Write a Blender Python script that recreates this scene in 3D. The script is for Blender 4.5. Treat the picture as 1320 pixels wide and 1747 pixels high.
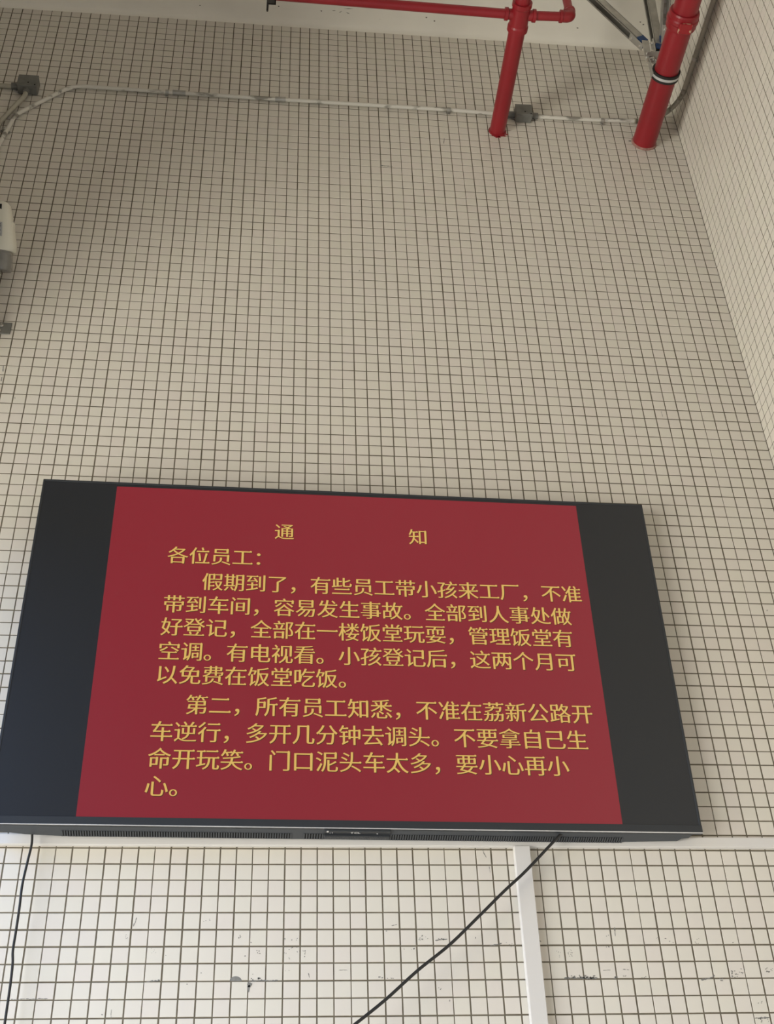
import bpy, math, random
from mathutils import Matrix, Vector

for o in list(bpy.data.objects):
    bpy.data.objects.remove(o, do_unlink=True)
SC = bpy.context.scene
COL = SC.collection
PI = math.pi

# ------------------------------------------------------------------ camera
T = 0.0487                      # tile pitch of the mosaic, metres
ROW0 = 1.6 + 75.654 * T         # height of grout row 0
CAM = Vector((-1.9710, -3.5841, 1.6))
Rm = ((0.995080, -0.093727, -0.032114), (0.030369, 0.597074, -0.801611), (0.094307, 0.796692, 0.596983))
cam = bpy.data.cameras.new('camera')
cam.sensor_fit = 'VERTICAL'
cam.sensor_height = 24.0
cam.lens = 2073.946 / 1747.0 * 24.0
cam.clip_start = 0.02
cam.clip_end = 200
camo = bpy.data.objects.new('camera', cam)
COL.objects.link(camo)
r, d, f = [Vector(x) for x in Rm]
camo.matrix_world = Matrix(((r.x, -d.x, -f.x, CAM.x), (r.y, -d.y, -f.y, CAM.y), (r.z, -d.z, -f.z, CAM.z), (0, 0, 0, 1)))
SC.camera = camo

# ------------------------------------------------------------------ light
SC.view_settings.view_transform = 'Standard'
SC.view_settings.look = 'None'
SC.view_settings.gamma = 1.0
SC.view_settings.use_curve_mapping = False
SC.view_settings.exposure = 0.0
world = bpy.data.worlds.new('sky')
SC.world = world
world.use_nodes = True
bg = world.node_tree.nodes['Background']
bg.inputs[0].default_value = (0.80, 0.88, 1.0, 1)
bg.inputs[1].default_value = 0.03

def area(name, loc, target, sx, sy, power, color):
    l = bpy.data.lights.new(name, 'AREA')
    l.shape = 'RECTANGLE'
    l.size = sx
    l.size_y = sy
    l.energy = power
    l.color = color
    o = bpy.data.objects.new(name, l)
    COL.objects.link(o)
    o.location = loc
    o.rotation_euler = (Vector(target) - Vector(loc)).to_track_quat('-Z', 'Y').to_euler()
    return o
# unseen area lamps added as fill, placed as daylight from the left and front
area('daylight_fill_low', (-6.2, -3.2, 1.2), (0, -3.2, 1.2), 6.0, 2.4, 515, (1.0, 0.965, 0.845))
area('daylight_fill_high', (-6.2, -3.2, 6.2), (0, -3.2, 5.0), 6.0, 2.4, 420, (0.26, 0.50, 1.0))
area('daylight_fill_far', (-8.5, -6.5, 1.5), (-2.0, -1.0, 4.6), 4.0, 2.0, 75, (0.85, 0.85, 1.0))
area('front_fill', (-1.9, -9.5, 4.8), (-1.9, 0, 4.8), 3.4, 3.0, 10, (1.0, 0.85, 0.6))

# ------------------------------------------------------------------ helpers
def new_obj(name, me, parent=None, mats=()):
    o = bpy.data.objects.new(name, me)
    for m in mats:
        me.materials.append(m)
    COL.objects.link(o)
    if parent:
        o.parent = parent
    return o

def empty(name, mat=None, loc=None):
    o = bpy.data.objects.new(name, None)
    o.empty_display_size = 0.1
    COL.objects.link(o)
    if mat is not None:
        o.matrix_world = mat
    if loc is not None:
        o.location = loc
        o.matrix_world = Matrix.Translation(loc)
    return o

def tag(o, label, cat, group=None):
    o['label'] = label
    o['category'] = cat
    if group:
        o['group'] = group
    return o

class MB:
    """collects vertices and faces, then links them as one mesh object"""
    def __init__(self):
        self.v, self.f, self.mi, self.sm = [], [], [], []
    def add(self, vs, fs, mi=0, smooth=False):
        b = len(self.v)
        self.v += [tuple(p) for p in vs]
        for q in fs:
            self.f.append(tuple(b + i for i in q))
            self.mi.append(mi)
            self.sm.append(smooth)
    def box(self, lo, hi, mi=0, bev=0.0, M=None):
        x0, y0, z0 = lo
        x1, y1, z1 = hi
        if bev <= 0:
            vs = [(x0, y0, z0), (x1, y0, z0), (x1, y1, z0), (x0, y1, z0), (x0, y0, z1), (x1, y0, z1), (x1, y1, z1), (x0, y1, z1)]
            fs = [(0, 3, 2, 1), (4, 5, 6, 7), (0, 1, 5, 4), (1, 2, 6, 5), (2, 3, 7, 6), (3, 0, 4, 7)]
        else:
            vs, fs = [], []
            key = {}
            c = [(x0, x1), (y0, y1), (z0, z1)]
            for i in (0, 1):
                for j in (0, 1):
                    for k in (0, 1):
                        p = [c[0][i], c[1][j], c[2][k]]
                        s = (1 - 2 * i, 1 - 2 * j, 1 - 2 * k)
                        for ax in range(3):      # vertex on the face whose normal is ax
                            q = [p[a] + (s[a] * bev if a != ax else 0) for a in range(3)]
                            key[(i, j, k, ax)] = len(vs)
                            vs.append(q)
            for ax in range(3):
                a, b = (ax + 1) % 3, (ax + 2) % 3
                for e in (0, 1):
                    quad = []
                    for (u, w) in ((0, 0), (1, 0), (1, 1), (0, 1)):
                        t = [0, 0, 0]
                        t[ax], t[a], t[b] = e, u, w
                        quad.append(key[(t[0], t[1], t[2], ax)])
                    fs.append(quad if e else quad[::-1])
            for ax in range(3):                  # edge bevels along ax
                a, b = (ax + 1) % 3, (ax + 2) % 3
                for u in (0, 1):
                    for w in (0, 1):
                        q = []
                        for e, n in ((0, a), (1, a), (1, b), (0, b)):
                            t = [0, 0, 0]
                            t[ax], t[a], t[b] = e, u, w
                            q.append(key[(t[0], t[1], t[2], n)])
                        fs.append(q if (u != w) else q[::-1])
            for i in (0, 1):
                for j in (0, 1):
                    for k in (0, 1):
                        q = [key[(i, j, k, ax)] for ax in range(3)]
                        fs.append(q if (i + j + k) % 2 else q[::-1])
        if M is not None:
            vs = [M @ Vector(p) for p in vs]
        self.add(vs, fs, mi)
    def tube(self, pts, rad, n=20, mi=0, cap=True):
        P = [Vector(p) for p in pts]
        rr = rad if isinstance(rad, (list, tuple)) else [rad] * len(P)
        t0 = (P[1] - P[0]).normalized()
        up = Vector((0, 0, 1)) if abs(t0.z) < 0.9 else Vector((1, 0, 0))
        x = t0.cross(up).normalized()
        vs = []
        pt = t0
        for i, p in enumerate(P):
            if i == 0:
                t = t0
            elif i == len(P) - 1:
                t = (P[i] - P[i - 1]).normalized()
            else:
                a, b = (P[i] - P[i - 1]), (P[i + 1] - P[i])
                if a.length < 1e-9: a = b
                if b.length < 1e-9: b = a
                t = (a.normalized() + b.normalized()).normalized()
            q = pt.rotation_difference(t)
            x = q @ x
            x = (x - t * x.dot(t)).normalized()
            y = t.cross(x)
            pt = t
            for k in range(n):
                a = 2 * PI * k / n
                vs.append(p + (x * math.cos(a) + y * math.sin(a)) * rr[i])
        fs = []
        for i in range(len(P) - 1):
            for k in range(n):
                k2 = (k + 1) % n
                fs.append((i * n + k, i * n + k2, (i + 1) * n + k2, (i + 1) * n + k))
        self.add(vs, fs, mi, True)
        if cap:
            b = len(vs)
            self.add(vs[:n], [tuple(range(n))[::-1]], mi)
            self.add(vs[-n:], [tuple(range(n))], mi)
    def lathe(self, p0, axis, prof, n=28, mi=0):
        """prof: (distance along axis, radius) list"""
        a = Vector(axis).normalized()
        x = a.orthogonal().normalized()
        y = a.cross(x)
        vs, fs = [], []
        for s, q in prof:
            c = Vector(p0) + a * s
            for k in range(n):
                t = 2 * PI * k / n
                vs.append(c + (x * math.cos(t) + y * math.sin(t)) * max(q, 1e-5))
        for i in range(len(prof) - 1):
            for k in range(n):
                k2 = (k + 1) % n
                fs.append((i * n + k, i * n + k2, (i + 1) * n + k2, (i + 1) * n + k))
        m = (len(prof) - 1) * n
        fs += [tuple(range(n))[::-1], tuple(range(m, m + n))]
        self.add(vs, fs, mi)
    def prism(self, poly, fn, d0, d1, mi=0):
        """poly 2D outline; fn(u, v, d) gives the 3D point"""
        n = len(poly)
        vs = [fn(u, v, d0) for u, v in poly] + [fn(u, v, d1) for u, v in poly]
        fs = [tuple(range(n))[::-1], tuple(range(n, 2 * n))]
        for i in range(n):
            j = (i + 1) % n
            fs.append((i, j, n + j, n + i))
        self.add(vs, fs, mi)
    def build(self, name, mats, parent=None):
        me = bpy.data.meshes.new(name)
        me.from_pydata(self.v, [], self.f)
        me.polygons.foreach_set('material_index', self.mi)
        me.polygons.foreach_set('use_smooth', self.sm)
        me.update()
        if not isinstance(mats, (list, tuple)):
            mats = [mats]
        return new_obj(name, me, parent, mats)

def recalc(o):
    import bmesh
    bm = bmesh.new()
    bm.from_mesh(o.data)
    bmesh.ops.recalc_face_normals(bm, faces=bm.faces)
    bm.to_mesh(o.data)
    bm.free()
    return o

def fillet(pts, rad, seg=8):
    """round the inner corners of a polyline"""
    P = [Vector(p) for p in pts]
    rads = rad if isinstance(rad, (list, tuple)) else [rad] * (len(P) - 2)
    out = [P[0]]
    for i in range(1, len(P) - 1):
        a, b = (P[i - 1] - P[i]), (P[i + 1] - P[i])
        la, lb = a.length, b.length
        a.normalize(); b.normalize()
        ang = a.angle(b)
        k = min(rads[i - 1] / math.tan(ang / 2), la * 0.49, lb * 0.49)
        s, e = P[i] + a * k, P[i] + b * k
        for j in range(seg + 1):
            t = j / seg
            out.append(s * (1 - t) ** 2 + P[i] * (2 * t * (1 - t)) + e * t * t)
    out.append(P[-1])
    return out

# ------------------------------------------------------------------ materials
def mat(name, base, rough=0.5, metal=0.0, spec=0.5, noise=0.0, nscale=20.0, bump=0.0, emit=None, estr=0.0, alpha_trans=0.0):
    m = bpy.data.materials.new(name)
    m.use_nodes = True
    nt = m.node_tree
    b = nt.nodes['Principled BSDF']
    b.inputs['Base Color'].default_value = (*base, 1)
    b.inputs['Roughness'].default_value = rough
    b.inputs['Metallic'].default_value = metal
    b.inputs['Specular IOR Level'].default_value = spec
    if alpha_trans:
        b.inputs['Transmission Weight'].default_value = alpha_trans
    if emit:
        b.inputs['Emission Color'].default_value = (*emit, 1)
        b.inputs['Emission Strength'].default_value = estr
    if noise > 0 or bump > 0:
        tc = nt.nodes.new('ShaderNodeTexCoord')
        n = nt.nodes.new('ShaderNodeTexNoise')
        n.inputs['Scale'].default_value = nscale
        n.inputs['Detail'].default_value = 6
        nt.links.new(tc.outputs['Object'], n.inputs['Vector'])
        if noise > 0:
            r = nt.nodes.new('ShaderNodeValToRGB')
            r.color_ramp.elements[0].position = 0.3
            r.color_ramp.elements[1].position = 0.7
            r.color_ramp.elements[0].color = (*[c * (1 - noise) for c in base], 1)
            r.color_ramp.elements[1].color = (*[min(1, c * (1 + noise)) for c in base], 1)
            nt.links.new(n.outputs['Fac'], r.inputs['Fac'])
            nt.links.new(r.outputs['Color'], b.inputs['Base Color'])
        if bump > 0:
            bp = nt.nodes.new('ShaderNodeBump')
            bp.inputs['Strength'].default_value = bump
            bp.inputs['Distance'].default_value = 0.002
            nt.links.new(n.outputs['Fac'], bp.inputs['Height'])
            nt.links.new(bp.outputs['Normal'], b.inputs['Normal'])
    return m

def two_tone(name, c1, c2, scale, lo, hi, rough=0.5, metal=0.0, stretch=(1, 1, 1)):
    """two paints mixed by a thresholded noise (splashes, chips)"""
    m = mat(name, c1, rough, metal)
    nt = m.node_tree
    b = nt.nodes['Principled BSDF']
    tc = nt.nodes.new('ShaderNodeTexCoord')
    mp = nt.nodes.new('ShaderNodeMapping')
    mp.inputs['Scale'].default_value = stretch
    n = nt.nodes.new('ShaderNodeTexNoise')
    n.inputs['Scale'].default_value = scale
    n.inputs['Detail'].default_value = 5
    r = nt.nodes.new('ShaderNodeValToRGB')
    r.color_ramp.elements[0].position = lo
    r.color_ramp.elements[1].position = hi
    r.color_ramp.elements[0].color = (*c1, 1)
    r.color_ramp.elements[1].color = (*c2, 1)
    nt.links.new(tc.outputs['Object'], mp.inputs['Vector'])
    nt.links.new(mp.outputs['Vector'], n.inputs['Vector'])
    nt.links.new(n.outputs['Fac'], r.inputs['Fac'])
    nt.links.new(r.outputs['Color'], b.inputs['Base Color'])
    return m

def tile_mat():
    m = mat('glazed_mosaic_tile', (0.70, 0.665, 0.60), 0.38, 0, 0.4)
    nt = m.node_tree
    b = nt.nodes['Principled BSDF']
    at = nt.nodes.new('ShaderNodeAttribute')
    at.attribute_name = 'tile_tone'
    r = nt.nodes.new('ShaderNodeValToRGB')
    e = r.color_ramp.elements
    e[0].position, e[1].position = 0.0, 1.0
    e[0].color = (*TILE_A, 1)
    e[1].color = (*TILE_B, 1)
    k = e.new(0.5)
    k.color = (*TILE_C, 1)
    nt.links.new(at.outputs['Fac'], r.inputs['Fac'])
    nt.links.new(r.outputs['Color'], b.inputs['Base Color'])
    return m
TILE_A = (0.735, 0.70, 0.62)
TILE_B = (0.735, 0.685, 0.625)
TILE_C = (0.745, 0.705, 0.635)
M_TILE = tile_mat()
M_GROUT = mat('dark_grout', (0.160, 0.138, 0.102), 0.95, 0, 0.1, 0.15, 30)
M_STAIN = mat('cement_residue', (0.24, 0.235, 0.22), 0.95, 0, 0.1, 0.2, 60)
M_PLASTER = mat('white_plaster', (0.90, 0.87, 0.79), 0.9, 0, 0.2, 0.04, 3, 0.25)
M_MARK = mat('dark_scuff', (0.16, 0.145, 0.12), 0.9)
M_FLOOR = mat('concrete_floor', (0.42, 0.41, 0.39), 0.8, 0, 0.3, 0.15, 2)
M_PAINT = mat('off_white_wall_paint', (0.50, 0.47, 0.42), 0.85)
M_RED = mat('red_pipe_paint', (0.27, 0.011, 0.018), 0.36, 0, 0.5, 0.10, 6, 0.12)
M_REDCHIP = two_tone('chipped_red_paint', (0.31, 0.012, 0.018), (0.55, 0.36, 0.25), 30, 0.50, 0.53, 0.4)
M_ZINC = mat('galvanised_steel', (0.46, 0.45, 0.42), 0.42, 0.75, 0.5, 0.18, 18)
M_BRIGHT = mat('bright_zinc_bolt', (0.75, 0.74, 0.70), 0.25, 0.9)
M_BLUE = mat('blue_coated_steel', (0.012, 0.05, 0.16), 0.4, 0.2)
M_RUBBER = mat('black_rubber', (0.012, 0.012, 0.012), 0.6)
M_BAND = mat('pale_band_and_slot_light', (0.62, 0.62, 0.62), 0.4, 0.4)
M_CONDUIT = two_tone('paint_splashed_conduit', (0.70, 0.68, 0.62), (0.27, 0.255, 0.22), 22, 0.54, 0.62, 0.55, 0.1, (0.35, 1, 1))
M_CONDUIT2 = mat('grey_green_conduit', (0.42, 0.40, 0.33), 0.5, 0.15, 0.5, 0.12, 12)
M_BOX = mat('grey_cast_box', (0.19, 0.19, 0.175), 0.55, 0.2, 0.5, 0.15, 25)
M_DARKSTEEL = mat('dark_oiled_steel', (0.045, 0.04, 0.036), 0.6, 0.3)
M_HOLE = mat('dark_hole', (0.01, 0.01, 0.01), 0.9)
M_TRUNK = mat('white_pvc_trunking', (0.72, 0.70, 0.68), 0.4)
M_CABLE = mat('black_cable', (0.018, 0.018, 0.018), 0.5)
M_TVBLACK = mat('black_tv_plastic', (0.028, 0.032, 0.038), 0.42, 0, 0.5)
M_TVBACK = mat('grey_tv_housing', (0.06, 0.066, 0.075), 0.5, 0, 0.5)
M_SILVER = mat('silver_trim', (0.85, 0.86, 0.88), 0.25, 0.6)
M_SCREEN = mat('screen_panel', (0.016, 0.019, 0.025), 0.34, 0, 0.6)
M_SLIDE = mat('red_screen_picture', (0.006, 0.006, 0.008), 0.34, 0, 0.6, emit=(0.225, 0.0105, 0.020), estr=1.0)
M_GOLD = mat('gold_screen_lettering', (0.006, 0.006, 0.006), 0.34, 0, 0.6, emit=(0.66, 0.43, 0.105), estr=1.0)
M_SHADE = mat('dark_screen_letter_shade', (0.006, 0.006, 0.006), 0.34, 0, 0.6, emit=(0.062, 0.020, 0.006), estr=1.0)
M_WHITEINK = mat('white_print', (0.85, 0.85, 0.85), 0.5)
M_DEVICE = mat('cream_device_plastic', (0.74, 0.72, 0.62), 0.45)
M_CLEAR = mat('smoky_clear_plastic', (0.62, 0.60, 0.56), 0.2, 0, 0.5, alpha_trans=0.7)
M_LABEL = mat('grey_label', (0.42, 0.42, 0.42), 0.6)
M_INK = mat('label_ink', (0.06, 0.06, 0.06), 0.7)

# ------------------------------------------------------------------ setting
random.seed(11)
RX = 0.0
XL = -3.72
CEIL = 7.452
LIGHT_GAP = 4.40  # top of the added left opening, set for where its light ends
YF = -9.0

def tiled_wall(name, cols, fn, thin, rows=(-108, 44), last=None, extra=None):
    """mosaic: every tile a low bevelled slab standing on the grout bed"""
    mb_v, mb_f, tone, mi = [], [], [], []
    a, b = rows
    zs = [ROW0 + k * T for k in range(a, b + 1)]
    zl = [z + random.uniform(-1, 1) * 0.0006 for z in zs]
    zl[-1] = zs[-1]
    g = 0.0021
    cl = [(c + random.uniform(-1, 1) * 0.0005) for c in cols]
    half_c = [g * random.uniform(0.85, 1.15) for _ in cols]
    half_r = [g * random.uniform(0.8, 1.15) for _ in zl]
    for i in range(len(cols)):
        if thin(i):
            half_c[i] = g * 0.68
    d, bv = 0.0011, 0.0006
    for i in range(len(cols) - 1):
        for k in range(len(zl) - 1):
            j = [random.uniform(-1, 1) * 0.00035 for _ in range(4)]
            u0, u1 = cl[i] + half_c[i] + j[0], cl[i + 1] - half_c[i + 1] + j[1]
            v0, v1 = zl[k] + half_r[k] + j[2], zl[k + 1] - half_r[k + 1] + j[3]
            dd = d + random.uniform(-1, 1) * 0.0002
            tilt = random.uniform(-1, 1) * 0.00012
            n = len(mb_v)
            mb_v += [fn(u0, v0, 0), fn(u1, v0, 0), fn(u1, v1, 0), fn(u0, v1, 0),
                     fn(u0 + bv, v0 + bv, dd + tilt), fn(u1 - bv, v0 + bv, dd), fn(u1 - bv, v1 - bv, dd), fn(u0 + bv, v1 - bv, dd + tilt)]
            mb_f += [(n + 4, n + 5, n + 6, n + 7), (n, n + 1, n + 5, n + 4), (n + 1, n + 2, n + 6, n + 5), (n + 2, n + 3, n + 7, n + 6), (n + 3, n, n + 4, n + 7)]
            tone += [random.random()] * 8
            mi += [0] * 5
    n = len(mb_v)                                 # grout bed with the wall's thickness behind it
    u0, u1, v0, v1 = min(cols), max(cols), 0.0, CEIL
    vs = [fn(u0, v0, 0), fn(u1, v0, 0), fn(u1, v1, 0), fn(u0, v1, 0), fn(u0, v0, -0.15), fn(u1, v0, -0.15), fn(u1, v1, -0.15), fn(u0, v1, -0.15)]
    mb_v += vs
    mb_f += [(n, n + 1, n + 2, n + 3), (n + 4, n + 7, n + 6, n + 5), (n, n + 4, n + 5, n + 1), (n + 1, n + 5, n + 6, n + 2), (n + 2, n + 6, n + 7, n + 3), (n + 3, n + 7, n + 4, n)]
    mi += [1] * 6
    tone += [0.5] * 8
    if extra:
        for cx, cz, ps in extra:
            n = len(mb_v)
            mb_v += [fn(cx + p * 0.001, cz + q * 0.001, 0.0016) for p, q in ps]
            mb_f.append(tuple(range(n, n + len(ps))))
            tone += [0.5] * len(ps)
            mi.append(2)
    me = bpy.data.meshes.new(name)
    me.from_pydata(mb_v, [], mb_f)
    me.polygons.foreach_set('material_index', mi)
    at = me.attributes.new('tile_tone', 'FLOAT', 'POINT')
    at.data.foreach_set('value', tone)
    me.update()
    o = new_obj(name, me, None, [M_TILE, M_GROUT, M_STAIN])
    o['kind'] = 'structure'
    return o

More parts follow.
